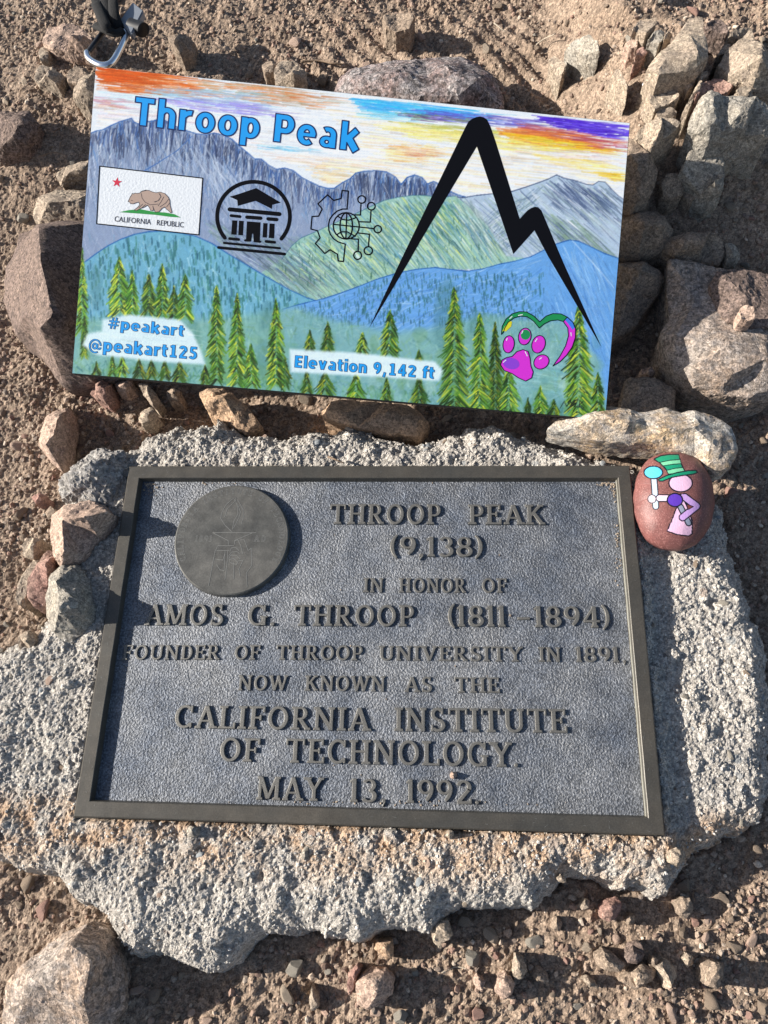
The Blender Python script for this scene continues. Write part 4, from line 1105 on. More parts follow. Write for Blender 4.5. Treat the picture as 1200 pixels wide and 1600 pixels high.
# engraved drawing and inscription on it
def MZ(pts):  # from the enlarged detail of the medallion
    out = []
    for (u, v) in pts:
        q = P(265 + u / 6.0, 745 + v / 6.0, 0.0)
        out.append((q[0] - mc[0], q[1] - mc[1]))
    return out
eng = []
LW = 0.00042
for line in [[(405, 522), (810, 524)], [(405, 524), (550, 598), (550, 640)], [(770, 528), (608, 595), (610, 630)],
             [(585, 515), (520, 455), (478, 390), (490, 330), (530, 260), (600, 200)], [(515, 375), (540, 300), (610, 230), (620, 195)],
             [(590, 490), (600, 420), (640, 350), (640, 280), (610, 205)], [(600, 480), (650, 380), (665, 330), (640, 260)],
             [(640, 215), (690, 310), (690, 380), (672, 440)], [(450, 645), (600, 645)], [(440, 690), (560, 690)], [(450, 648), (425, 700), (395, 860), (365, 1020)],
             [(520, 690), (512, 880), (470, 870), (440, 820)], [(545, 690), (540, 800), (520, 960)], [(600, 800), (600, 955)],
             [(565, 700), (580, 665), (620, 660), (650, 690)], [(555, 740), (580, 705), (630, 700), (655, 720)], [(555, 770), (570, 735), (630, 735), (660, 770)],
             [(565, 800), (560, 775), (600, 765), (640, 800), (630, 820), (590, 815), (565, 800)], [(610, 600), (640, 590), (665, 640), (685, 720)],
             [(665, 590), (700, 590), (735, 690), (765, 668), (770, 830), (720, 900), (728, 1030)], [(430, 770), (500, 780), (518, 720)],
             [(640, 790), (690, 780), (650, 860), (660, 930)]]:
    eng += ribbon(MZ(line), LW)
prism('engraved_torch', eng, Z0 - .0008, Z0 - .0002, M['engrave'], med)

def text_obj(name, body, w, h, mat, parent, M4, off=0.0, ext=0.0, res=4):
    """default sans lettering scaled to w x cap height h; M4 places it in the parent's space"""
    cu = bpy.data.curves.new(name, 'FONT')
    cu.body = body; cu.size = 1.0; cu.offset = off; cu.extrude = ext; cu.resolution_u = res
    o = bpy.data.objects.new(name, cu); COL.objects.link(o)
    me = bpy.data.meshes.new_from_object(o)
    bpy.data.objects.remove(o); bpy.data.curves.remove(cu)
    co = np.array([v.co[:] for v in me.vertices])
    x0, x1 = co[:, 0].min(), co[:, 0].max()
    cap = CAPH
    co[:, 0] = (co[:, 0] - x0) / (x1 - x0) * w
    co[:, 1] = co[:, 1] / cap * h
    for v, c_ in zip(me.vertices, co): v.co = c_
    me.transform(M4)
    me.name = name
    return link(name, me, mat, parent)
# cap height of the default lettering
cu = bpy.data.curves.new('x', 'FONT'); cu.body = 'H'; cu.size = 1.0
o = bpy.data.objects.new('x', cu); COL.objects.link(o); me = bpy.data.meshes.new_from_object(o)
CAPH = max(v.co.y for v in me.vertices)
bpy.data.objects.remove(o); bpy.data.curves.remove(cu)

def glyph_flat(ch, sc):
    return [[(x * sc, y * sc) for x, y in p] for p in G[ch][0]]
THs, TNs = TH, TN
def thin_glyph(ch):
    """outline of the serif capital, drawn as a thin engraved line"""
    verts, tris = union_tris(G[ch][0], 1e-5)
    return [[verts[k] for k in lp] for lp in loops_of(verts, tris) if len(lp) > 2]
ring_txt = 'CALIFORNIA INSTITUTE OF TECHNOLOGY'
polys = []
hcap = 0.0052
a0, a1 = math.radians(205), math.radians(-25)
for i, ch in enumerate(ring_txt):
    if ch == ' ': continue
    a = a0 + (a1 - a0) * i / (len(ring_txt) - 1)
    c_, s_ = math.cos(a - math.pi / 2), math.sin(a - math.pi / 2)
    rad = MR * .845
    for lp in thin_glyph(ch):
        q = []
        for x, y in lp[::2] if len(lp) > 30 else lp:
            x, y = (x - G[ch][1] / 2) * hcap, y * hcap
            q.append((rad * math.cos(a) + x * c_ - y * s_, rad * math.sin(a) + x * s_ + y * c_))
        polys += ribbon(q, .00026, True)
for word, u in (('1891', 300), ('AD', 850)):
    x = 0
    for ch in word:
        for lp in thin_glyph(ch):
            b0 = MZ([(u - 60, 605)])[0]
            polys += ribbon([(b0[0] + (x + p[0]) * .0055, b0[1] + p[1] * .0055) for p in lp], .00024, True)
        x += G[ch][1] + (.25 if word != 'AD' else .35)
vv, ff = [], []
for p in polys:
    b0 = len(vv); vv += [(x, y, Z0 - .00028 + (len(vv) % 97) * 2e-7) for x, y in p]; ff.append(list(range(b0, b0 + len(p))))
link('engraved_inscription', mesh_from('engraved_inscription', vv, ff), M['engrave'], med)
for f_ in bpy.data.meshes['engraved_inscription'].polygons: pass

# raised words: (word, x left, baseline left, x right, baseline right, cap height), read off the picture, laid on the plaque plane
WORDS = [('THROOP', 514, 817.5, 689, 818, 31), ('PEAK', 732, 818, 853, 818.5, 31),
         ('(9,138)', 608, 868, 756, 869, 31), ('IN', 567, 924, 599, 924.5, 22.5), ('HONOR', 623, 924.5, 729, 925, 22.5), ('OF', 753, 925, 793, 925, 22.5),
         ('AMOS', 224, 976, 348, 976.5, 33), ('G.', 384, 976.5, 430, 977, 33), ('THROOP', 457, 977, 647, 978, 33),
         ('(1811', 699, 978, 792, 978.5, 33), ('-', 808, 978.5, 832, 979, 33), ('1894)', 836, 979, 956, 980, 33),
         ('FOUNDER', 188, 1030, 342, 1030, 23), ('OF', 364, 1030, 405, 1030, 23), ('THROOP', 430, 1030, 566, 1031, 23),
         ('UNIVERSITY', 591, 1031, 818, 1033, 23), ('IN', 843, 1033, 878, 1033.5, 23), ('1891', 901, 1033.5, 970, 1034, 24), (',', 975, 1034, 983, 1034, 23),
         ('NOW', 370, 1078, 448, 1078.5, 24), ('KNOWN', 475, 1078.5, 602, 1080, 24), ('AS', 632, 1080.5, 676, 1081, 24), ('THE', 710, 1081.5, 782, 1082, 24),
         ('CALIFORNIA', 269, 1137, 578, 1142, 36), ('INSTITUTE', 616, 1142, 888, 1145, 37),
         ('OF', 340, 1189, 404, 1190.5, 37), ('TECHNOLOGY', 444, 1191.5, 801, 1198.5, 38), ('.', 803, 1198.5, 811, 1198.5, 38),
         ('MAY', 399, 1249.5, 504, 1252, 37), ('13', 545, 1253, 589, 1254, 37), (',', 596, 1254, 605, 1254, 37), ('1992', 634, 1254.5, 739, 1256.5, 37), ('.', 742, 1257, 750, 1257, 37)]
GM = {}
for word, u0, v0, u1, v1, cap in WORDS:
    a = P(u0, v0, -0.003); b_ = P(u1, v1, -0.003)
    t_ = P(u0, v0 - cap, -0.003)
    h = abs(t_[1] - a[1])
    wd = math.hypot(b_[0] - a[0], b_[1] - a[1]); ang = math.atan2(b_[1] - a[1], b_[0] - a[0])
    SP = 0.075
    adv = [G[c][1] for c in word]
    total = sum(adv) + SP * (len(word) - 1)
    if word in ('-', ',', '.'): k = h
    else: k = wd / total
    x = 0.0
    for c in word:
        if c not in GM:
            GM[c] = glyph_mesh(c, 0.050, 0.024)
        o = link('letter', GM[c], M['letter'], plaque)
        o.location = (a[0] + x * k * math.cos(ang), a[1] + x * k * math.sin(ang), FLD + h * .046)
        o.rotation_euler = (0, 0, ang)
        o.scale = (k, h, h * .85)
        x += G[c][1] + SP

# ------------------------------------------------------------------ the painted board
def pose(px, w, h):
    A = []
    for (x, y), (u, v) in zip([(0, h), (w, h), (w, 0), (0, 0)], px):
        u, v = u - 600.0, -(v - 800.0)
        A += [[x, y, 1, 0, 0, 0, -u * x, -u * y, -u], [0, 0, 0, x, y, 1, -v * x, -v * y, -v]]
    Hm = np.linalg.svd(np.array(A, float))[2][-1].reshape(3, 3)
    Gm = np.diag([1 / FPX, 1 / FPX, 1.0]) @ Hm
    Gm /= (np.linalg.norm(Gm[:, 0]) + np.linalg.norm(Gm[:, 1])) / 2
    if Gm[2, 2] < 0: Gm = -Gm
    Gm[2] *= -1
    U_, _, V_ = np.linalg.svd(np.stack([Gm[:, 0], Gm[:, 1], np.cross(Gm[:, 0], Gm[:, 1])], 1))
    return CAMROT @ (U_ @ V_), CAMLOC + CAMROT @ Gm[:, 2]
BW = 0.470; BH = BW / 1.771
RB, TB = pose(BOARD_PX, BW, BH)
def B(u, v):
    """where a line of sight meets the face of the board, in metres along its edges"""
    d = CAMROT @ np.array([(u - 600.0) / FPX, -(v - 800.0) / FPX, -1.0])
    n3 = RB[:, 2]
    k = ((TB - CAMLOC) @ n3) / (d @ n3)
    q = RB.T @ (CAMLOC + k * d - TB)
    return float(q[0]), float(q[1])
def BL(pts): return [B(u, v) for u, v in pts]
def ZB(ox, oy, s, pts): return [(ox + x / s, oy + y / s) for x, y in pts]

board = empty('painted_board', TB, 'rectangular painted board reading Throop Peak, with a mountain sunset scene and a black peak emblem', 'painted board')
board.rotation_euler = Matrix(RB.tolist()).to_euler()
M['board_edge'] = simple('black_painted_board_edge', (.018, .017, .017), .7, bump=.3, var=.3)
M['white'] = simple('white_paint', (.74, .77, .80), .6, bump=.25, bscale=500, var=.03)
M['black'] = simple('black_paint', (.0035, .004, .0065), .65, spec=.08, var=.4, bscale=1500)
M['blue'] = simple('bright_blue_paint', tuple(lin((28, 160, 240)) * .9), .5, var=.06, bscale=300)
M['navy'] = simple('navy_outline_paint', tuple(lin((14, 36, 90))), .5)
TBK = 0.009
bmh = bmesh.new()
bmesh.ops.create_cube(bmh, size=1.0)
for v in bmh.verts: v.co = Vector(((v.co.x + .5) * BW, (v.co.y + .5) * BH, (v.co.z - .5) * TBK - .0002))
bmesh.ops.bevel(bmh, geom=list(bmh.edges), offset=.0006, segments=2, affect='EDGES')
me = bpy.data.meshes.new('panel'); bmh.to_mesh(me); bmh.free()
link('panel', me, M['board_edge'], board)

# ---- the painting itself: brush strokes laid on a canvas, kept as the colours of the painted sheet
CW, CH = 1440, 813
cv = np.zeros((CH, CW, 3))
def cB(pts):
    return np.array([(x / BW * CW, (1 - y / BH) * CH) for x, y in BL(pts)])
def inside(poly, xx, yy):
    ins = np.zeros(xx.shape, bool)
    for (ax, ay), (bx, by) in zip(poly, np.roll(poly, -1, 0)):
        if ay != by:
            ins ^= ((ay > yy) != (by > yy)) & (xx < (bx - ax) * (yy - ay) / (by - ay) + ax)
    return ins
def fill(c, poly, col, alpha=1.0, soft=0.0):
    x0, y0 = np.floor(poly.min(0)).astype(int) - 1; x1, y1 = np.ceil(poly.max(0)).astype(int) + 2
    x0, y0 = max(x0, 0), max(y0, 0); x1, y1 = min(x1, c.shape[1]), min(y1, c.shape[0])
    if x1 <= x0 or y1 <= y0: return
    yy, xx = np.mgrid[y0:y1, x0:x1] + 0.5
    if soft:
        a = sstep(-soft, soft, sdf(xx, yy, poly))
    else:
        a = inside(poly, xx, yy).astype(float)
    a = (a * alpha)[..., None]
    c[y0:y1, x0:x1] = c[y0:y1, x0:x1] * (1 - a) + np.asarray(col) * a
def stroke(c, p, q, w0, w1, col, alpha):
    x0, y0 = np.floor(np.minimum(p, q) - max(w0, w1) - 1).astype(int); x1, y1 = np.ceil(np.maximum(p, q) + max(w0, w1) + 2).astype(int)
    x0, y0 = max(x0, 0), max(y0, 0); x1, y1 = min(x1, c.shape[1]), min(y1, c.shape[0])
    if x1 <= x0 or y1 <= y0: return
    yy, xx = np.mgrid[y0:y1, x0:x1] + 0.5
    d = q - p; L2 = d @ d + 1e-9
    t = np.clip(((xx - p[0]) * d[0] + (yy - p[1]) * d[1]) / L2, 0, 1)
    dist = np.hypot(xx - p[0] - t * d[0], yy - p[1] - t * d[1])
    w = w0 + (w1 - w0) * t
    a = (np.clip(w - dist + .5, 0, 1) * alpha)[..., None]
    c[y0:y1, x0:x1] = c[y0:y1, x0:x1] * (1 - a) + np.asarray(col) * a
R2 = np.random.default_rng(21)
PXS = CW / 836.0      # canvas dots per dot of the picture
def rgb(*c): return np.array(c, float)
def hatch(px, cols, n, length, width, ang, ja=6, alpha=.6, c=None, curve=0):
    """n strokes inside the polygon px; ang in degrees, 0 = along the top edge, 90 = straight down"""
    poly = cB(px); lo, hi = poly.min(0), poly.max(0)
    k = 0
    while k < n:
        q = R2.uniform(lo, hi, (n * 3 + 10, 2))
        q = q[inside(poly, q[:, 0], q[:, 1])]
        if not len(q): return
        for p in q[:n - k]:
            a = math.radians(ang(p, poly) if callable(ang) else ang) + math.radians(R2.normal(0, ja))
            L = length * PXS * R2.uniform(.5, 1.3)
            d = np.array([math.cos(a), math.sin(a)]) * L
            col = cols[R2.integers(len(cols))] * R2.uniform(.84, 1.12)
            e = p + d
            if inside(poly, np.array([e[0]]), np.array([e[1]]))[0] or R2.uniform() < .25:
                stroke(cv, p, e, width * PXS * R2.uniform(.4, 1.1) / 2, width * PXS * .1, col, alpha * R2.uniform(.5, 1))
        k += len(q[:n - k])
def line(px, w, col, alpha=1.0, jit=.4):
    pts = cB(px)
    for p, q in zip(pts, pts[1:]):
        stroke(cv, p, q, w * PXS / 2 * R2.uniform(1 - jit, 1), w * PXS / 2 * R2.uniform(1 - jit, 1), col, alpha)
def slope(col, ridge, floor, **k): pass

# sky
cv[:] = rgb(220, 226, 232)
def band(px, cols, n, alpha=.35, w=3.2, L=46): hatch(px, cols, int(n * 1.5), L * 1.25, w, 0, 2.0, min(.9, alpha * 1.25))
WH = rgb(240, 240, 240)
band([(146, 103), (982, 196), (975, 310), (700, 300), (540, 290), (420, 250), (140, 205)], [rgb(232, 236, 242), rgb(243, 238, 228), rgb(225, 232, 242)], 700, .5)
band([(146, 103), (320, 122), (330, 150), (240, 150), (146, 140)], [rgb(208, 98, 30), rgb(226, 130, 60), rgb(190, 90, 40)], 240, .55, 2.4, 34)
band([(146, 103), (250, 115), (220, 130), (146, 128)], [rgb(212, 98, 30), rgb(200, 84, 22)], 170, .65, 2.2, 26)
band([(300, 120), (440, 135), (520, 148), (510, 172), (400, 160), (310, 140)], [rgb(205, 150, 105), rgb(214, 120, 60), rgb(170, 165, 140)], 170, .5, 2.2, 34)
band([(220, 135), (420, 140), (440, 172), (330, 170), (215, 150)], [rgb(150, 200, 222), rgb(160, 175, 215), rgb(190, 210, 220)], 170, .45, 2.4, 30)
band([(143, 150), (210, 155), (205, 172), (143, 170)], [rgb(190, 130, 150), rgb(215, 175, 150)], 70, .5, 2.0, 24)
band([(143, 135), (260, 150), (420, 175), (410, 186), (143, 160)], [rgb(190, 225, 235), rgb(225, 225, 240)], 120, .45, 2.4, 28)
band([(215, 150), (380, 158), (440, 172), (430, 182), (300, 172)], [rgb(140, 125, 215), rgb(150, 150, 225), rgb(170, 150, 210)], 110, .5, 2.0, 30)
band([(540, 150), (640, 160), (760, 172), (760, 188), (650, 180), (560, 172)], [rgb(40, 170, 230), rgb(60, 190, 235), rgb(90, 170, 240)], 190, .6, 2.4, 36)
band([(545, 165), (640, 178), (640, 190), (560, 184)], [rgb(120, 205, 235), rgb(150, 215, 235)], 60, .5, 2.2, 30)
band([(640, 168), (880, 188), (880, 200), (700, 190), (645, 182)], [rgb(100, 120, 225), rgb(110, 90, 190), rgb(90, 70, 150)], 120, .5, 2.2, 34)
band([(600, 172), (760, 185), (760, 196), (640, 188)], [rgb(120, 160, 90), rgb(90, 60, 120), rgb(130, 100, 140)], 70, .5, 2.0, 24)
band([(600, 188), (780, 200), (800, 215), (720, 212), (640, 200)], [rgb(175, 190, 90), rgb(205, 190, 90), rgb(190, 190, 120)], 110, .5, 2.0, 28)
band([(828, 178), (982, 196), (979, 222), (900, 206), (850, 192)], [rgb(88, 50, 205), rgb(75, 40, 180), rgb(120, 100, 225)], 260, .7, 2.2, 30)
band([(800, 188), (900, 205), (979, 222), (976, 238), (920, 232), (820, 210)], [rgb(205, 110, 70), rgb(160, 70, 100), rgb(190, 95, 100)], 200, .55, 2.2, 34)
band([(770, 195), (870, 205), (900, 222), (840, 218), (780, 210)], [rgb(225, 140, 60), rgb(205, 115, 70)], 120, .55, 2.2, 30)
band([(770, 205), (880, 216), (960, 232), (940, 240), (860, 234), (790, 222)], [rgb(236, 190, 40), rgb(228, 140, 40), rgb(225, 215, 80)], 160, .55, 2.2, 34)
band([(790, 222), (950, 240), (975, 246), (975, 262), (880, 250), (790, 236)], [rgb(235, 225, 170), rgb(220, 220, 230), rgb(235, 205, 195)], 120, .5, 2.4, 34)
band([(925, 268), (974, 270), (972, 286), (950, 282)], [rgb(232, 195, 50), rgb(225, 180, 40)], 90, .6, 2.0, 18)
band([(590, 222), (690, 225), (700, 242), (680, 256), (610, 252)], [rgb(235, 205, 110), rgb(225, 160, 90), rgb(230, 185, 120)], 110, .5, 2.2, 24)
band([(615, 230), (680, 235), (680, 245), (630, 246)], [rgb(220, 140, 90), rgb(215, 160, 150)], 40, .5, 2.0, 20)
band([(395, 222), (490, 232), (490, 240), (400, 232)], [rgb(125, 195, 225)], 40, .5, 2.0, 24)
band([(470, 255), (540, 260), (560, 275), (520, 292), (485, 275)], [rgb(242, 215, 165), rgb(240, 200, 150)], 70, .5, 2.4, 16)
band([(400, 236), (560, 248), (580, 262), (470, 258), (405, 246)], [rgb(240, 215, 200), rgb(238, 225, 210)], 70, .4, 2.4, 30)

band([(500, 165), (700, 205), (975, 262), (970, 305), (880, 272), (760, 300), (700, 300), (520, 290), (420, 250), (560, 240)], [rgb(246, 228, 178), rgb(240, 214, 176), rgb(240, 232, 190), rgb(236, 238, 240), rgb(238, 220, 200)], 420, .42, 3.4, 40)
band([(570, 190), (800, 214), (900, 238), (800, 236), (620, 212)], [rgb(232, 220, 120), rgb(222, 214, 130), rgb(240, 225, 160)], 150, .45, 2.6, 34)
band([(820, 236), (972, 256), (968, 280), (880, 262)], [rgb(240, 214, 110), rgb(242, 226, 160)], 80, .4, 2.6, 26)
band([(150, 165), (300, 180), (420, 225), (400, 235), (260, 185), (150, 195)], [rgb(238, 222, 205), rgb(232, 215, 225), rgb(215, 228, 240)], 160, .45, 2.8, 30)
def vert(p, poly): return 82
# far massif, left
RID_A = [(139, 208), (150, 204), (160, 202), (172, 196), (185, 190), (198, 186), (205, 184), (210, 191), (218, 193), (230, 189), (240, 188), (252, 184), (262, 190), (272, 196), (290, 203), (305, 208), (322, 210), (335, 207), (350, 211), (362, 217), (372, 226), (385, 237), (398, 248), (408, 248), (420, 258), (432, 264), (445, 262), (458, 266), (470, 276), (485, 284), (498, 290), (512, 294), (522, 294), (535, 285), (548, 278), (556, 270), (570, 267), (588, 266), (604, 268), (618, 276), (627, 288), (636, 277), (648, 273), (660, 277), (668, 287), (678, 283), (692, 290), (702, 298), (715, 304), (730, 308)]
m1 = RID_A + [(730, 330), (600, 345), (520, 380), (480, 470), (300, 420), (120, 420)]
fill(cv, cB(m1), rgb(140, 155, 182))
hatch(m1, [rgb(165, 180, 200), rgb(120, 138, 170), rgb(190, 200, 215), rgb(110, 150, 185)], 1500, 22, 2.2, 75, 18, .5)
for k in range(len(RID_A) - 1):
    for t in np.linspace(0, 1, 10):
        u = RID_A[k][0] + (RID_A[k + 1][0] - RID_A[k][0]) * t; v = RID_A[k][1] + (RID_A[k + 1][1] - RID_A[k][1]) * t
        d = R2.uniform(12, 46)
        col = [rgb(58, 72, 104), rgb(40, 52, 84), rgb(70, 92, 140), rgb(205, 212, 222), rgb(60, 100, 165), rgb(82, 90, 118)][R2.integers(6)]
        line([(u, v + R2.uniform(0, 8)), (u + R2.uniform(-6, 6), v + d)], R2.uniform(1.0, 3.0), col, R2.uniform(.4, .85))
for cx_, lo_ in ((190, 240), (236, 250), (290, 262), (336, 260), (352, 262), (572, 314), (600, 316), (655, 322)):
    for k in range(14):
        u = cx_ + R2.normal(0, 8)
        line([(u, lo_ - 42 + R2.uniform(0, 18)), (u + R2.uniform(-3, 6), lo_ + R2.uniform(-18, 10))], R2.uniform(1.2, 3.2), rgb(48, 58, 86), .55)
hatch(m1[:len(RID_A)] + [(560, 330), (420, 330), (300, 330), (130, 330)], [rgb(212, 220, 230), rgb(78, 92, 128), rgb(215, 222, 230), rgb(70, 120, 180), rgb(60, 70, 96), rgb(84, 96, 126)], 1100, 30, 1.8, 84, 12, .62)
line([(300, 212), (275, 236), (240, 258), (222, 268)], 1.6, rgb(70, 110, 170))
line([(352, 214), (345, 245), (368, 280), (395, 310), (430, 335)], 1.4, rgb(90, 115, 160))
hatch([(222, 268), (300, 212), (345, 245), (400, 320), (460, 360), (330, 330), (320, 275)], [rgb(178, 194, 215), rgb(150, 168, 196), rgb(205, 214, 226)], 420, 34, 2.2, 58, 12, .5)
line(RID_A, 2.0, rgb(48, 98, 165), .9)
# valley greys left of middle
hatch([(318, 340), (420, 360), (480, 372), (520, 400), (500, 460), (380, 400), (330, 372)], [rgb(110, 125, 150), rgb(150, 165, 185), rgb(90, 105, 130), rgb(130, 160, 150)], 500, 30, 2.2, 32, 8, .55)
# right grey mountain
RID_R = [(700, 306), (722, 309), (745, 305), (775, 302), (800, 299), (822, 292), (845, 284), (858, 279), (870, 273), (882, 278), (900, 282), (918, 288), (927, 289), (936, 283), (946, 284), (956, 295), (966, 305), (976, 312)]
m2 = RID_R + [(966, 420), (800, 430), (700, 420)]
fill(cv, cB(m2), rgb(172, 190, 208))
hatch(m2, [rgb(205, 215, 228), rgb(150, 172, 200), rgb(185, 205, 205), rgb(160, 185, 175)], 800, 40, 2.4, 36, 6, .5)
hatch([(850, 284), (872, 275), (925, 290), (945, 285), (972, 312), (968, 350), (900, 330), (850, 320)], [rgb(68, 84, 118), rgb(90, 108, 145), rgb(200, 210, 225), rgb(52, 66, 98)], 420, 42, 2.2, 36, 5, .6)
hatch([(790, 320), (850, 286), (840, 340), (800, 400), (770, 400), (740, 340)], [rgb(90, 112, 140), rgb(120, 145, 165), rgb(215, 222, 230), rgb(140, 165, 150)], 380, 26, 2.2, 135, 12, .55)
hatch([(846, 330), (900, 345), (965, 400), (966, 420), (880, 390)], [rgb(110, 140, 120), rgb(140, 168, 130), rgb(90, 108, 120)], 300, 34, 2.2, 36, 6, .5)
hatch(m2, [rgb(236, 240, 246), rgb(96, 112, 146), rgb(62, 80, 116), rgb(150, 175, 150)], 360, 46, 1.6, 36, 4, .7)
line(RID_R, 1.8, rgb(58, 76, 112), .9)
# green slopes in the middle
RID_G = [(440, 405), (456, 384), (470, 372), (500, 359), (530, 345), (555, 334), (580, 322), (600, 313), (622, 308), (645, 305), (664, 305), (690, 308), (712, 306)]
m3 = RID_G + [(730, 320), (760, 350), (790, 400), (830, 404), (760, 420), (700, 421), (640, 427), (560, 455), (490, 470), (460, 462), (400, 432)]
fill(cv, cB(m3), rgb(150, 188, 178))
def gdir(p, poly): return 28 + 28 * (p[0] / CW)
hatch(m3, [rgb(175, 208, 178), rgb(120, 168, 150), rgb(200, 220, 190), rgb(95, 150, 185), rgb(140, 185, 205), rgb(88, 130, 120), rgb(190, 212, 140)], 2000, 34, 2.2, gdir, 6, .55)
hatch([(600, 318), (700, 312), (730, 340), (700, 380), (640, 360)], [rgb(72, 122, 98), rgb(90, 140, 110), rgb(60, 125, 180), rgb(205, 222, 150)], 300, 26, 2.4, gdir, 8, .6)
hatch([(700, 320), (735, 312), (800, 395), (770, 405), (735, 370)], [rgb(105, 130, 130), rgb(140, 160, 165), rgb(190, 205, 200)], 240, 26, 2.4, 58, 8, .6)
hatch([(400, 400), (440, 400), (500, 450), (480, 468), (430, 440)], [rgb(90, 110, 125), rgb(110, 140, 140), rgb(160, 180, 180)], 240, 30, 2.2, 34, 6, .55)
hatch(m3, [rgb(232, 240, 228), rgb(70, 110, 120), rgb(60, 120, 175), rgb(215, 225, 130), rgb(50, 92, 88), rgb(180, 215, 225)], 900, 38, 1.8, gdir, 5, .7)
hatch([(318, 345), (430, 375), (520, 410), (500, 462), (420, 440), (350, 395)], [rgb(70, 84, 108), rgb(180, 192, 205), rgb(120, 150, 130), rgb(95, 110, 140)], 320, 34, 1.8, 32, 5, .7)
for k in range(150):
    u = R2.uniform(440, 760); v = R2.uniform(330, 440)
    if inside(np.array(m3, float), np.array([u]), np.array([v]))[0]:
        line([(u, v), (u + .5, v + R2.uniform(4, 10))], R2.uniform(1.2, 2.2), rgb(62, 105, 92), .6)
line(RID_G, 1.4, rgb(60, 105, 130), .8)
# left teal dome
RID_L = [(120, 418), (134, 408), (150, 396), (168, 384), (188, 374), (210, 366), (232, 362), (255, 361), (280, 364), (305, 369), (330, 380), (355, 396), (385, 414), (415, 432), (450, 452), (480, 466), (500, 472)]
m4 = RID_L + [(520, 640), (100, 600)]
fill(cv, cB(m4), rgb(112, 168, 192))
hatch(m4, [rgb(190, 220, 225), rgb(70, 125, 140), rgb(130, 185, 205), rgb(90, 150, 175), rgb(150, 195, 190), rgb(100, 160, 200), rgb(160, 205, 215)], 1300, 26, 2.6, 70, 25, .45)
for k in range(620):
    u = R2.uniform(130, 470); v = R2.uniform(368, 500)
    if inside(np.array(m4, float), np.array([u]), np.array([v]))[0]:
        line([(u, v), (u + .6, v + R2.uniform(5, 13))], R2.uniform(2.0, 4.2), [rgb(52, 108, 108), rgb(70, 130, 120), rgb(45, 95, 115)][R2.integers(3)], .62)
line(RID_L, 2.2, rgb(38, 100, 165), .9)
# right blue hill
RID_B = [(440, 484), (460, 478), (480, 473), (505, 467), (530, 459), (560, 448), (590, 436), (620, 427), (650, 421), (680, 418), (705, 421), (730, 424), (755, 420), (780, 413), (805, 408), (830, 401), (850, 391), (870, 381), (890, 375), (905, 377), (925, 386), (945, 396), (968, 404)]
m5 = RID_B + [(946, 661), (430, 640)]
fill(cv, cB(m5), rgb(108, 160, 214))
hatch(m5, [rgb(195, 220, 238), rgb(62, 112, 180), rgb(130, 178, 224), rgb(90, 145, 205), rgb(160, 198, 230), rgb(80, 130, 190)], 2000, 36, 2.2, lambda p, q: 150 if p[0] < CW * .86 else 60, 14, .45)
hatch([(860, 392), (890, 378), (960, 410), (955, 560), (900, 480)], [rgb(80, 130, 195), rgb(170, 205, 235), rgb(110, 160, 215)], 240, 60, 2.0, 62, 6, .5)
for k in range(900):
    u = R2.uniform(455, 850); v = R2.uniform(424, 505) 
    if inside(np.array(m5, float), np.array([u]), np.array([v]))[0] and v < 520 - .05 * abs(u - 600):
        line([(u, v), (u + .5, v + R2.uniform(3, 9))], R2.uniform(1.4, 2.6), [rgb(52, 96, 112), rgb(60, 112, 112)][R2.integers(2)], .62)
line(RID_B, 1.8, rgb(32, 88, 160), .9)
line([(895, 376), (935, 420), (960, 450)], 1.4, rgb(215, 228, 240), .6)
# mist and undergrowth
m6 = [(115, 500), (200, 495), (340, 500), (460, 480), (520, 500), (620, 520), (700, 510), (760, 490), (830, 500), (880, 500), (935, 560), (950, 661), (112, 590), (110, 540)]
fill(cv, cB(m6), rgb(128, 172, 160), .75, 16)
hatch(m6, [rgb(150, 190, 175), rgb(100, 150, 140), rgb(170, 205, 200), rgb(90, 145, 150), rgb(120, 165, 120)], 1700, 20, 4.0, 80, 50, .35)
hatch([(112, 560), (300, 575), (700, 615), (946, 635), (946, 661), (112, 586)], [rgb(70, 125, 90), rgb(100, 155, 110), rgb(60, 115, 120), rgb(120, 170, 130)], 800, 10, 4.0, 85, 30, .5)
hatch([(760, 560), (900, 560), (880, 620), (760, 600)], [rgb(140, 190, 195), rgb(110, 165, 170), rgb(160, 200, 200)], 260, 26, 3.4, 5, 8, .45)
for (cu_, cv_, w_, h_) in ((700, 500, 46, 130), (150, 450, 20, 70), (240, 470, 40, 40), (420, 500, 30, 60), (745, 530, 30, 90), (410, 560, 26, 60), (650, 600, 20, 40), (700, 610, 22, 50)):
    e = [(cu_ + w_ * .5 * math.cos(k * .5), cv_ + h_ * .5 * math.sin(k * .5)) for k in range(13)]
    fill(cv, cB(e), rgb(76, 122, 124), .4, 12)

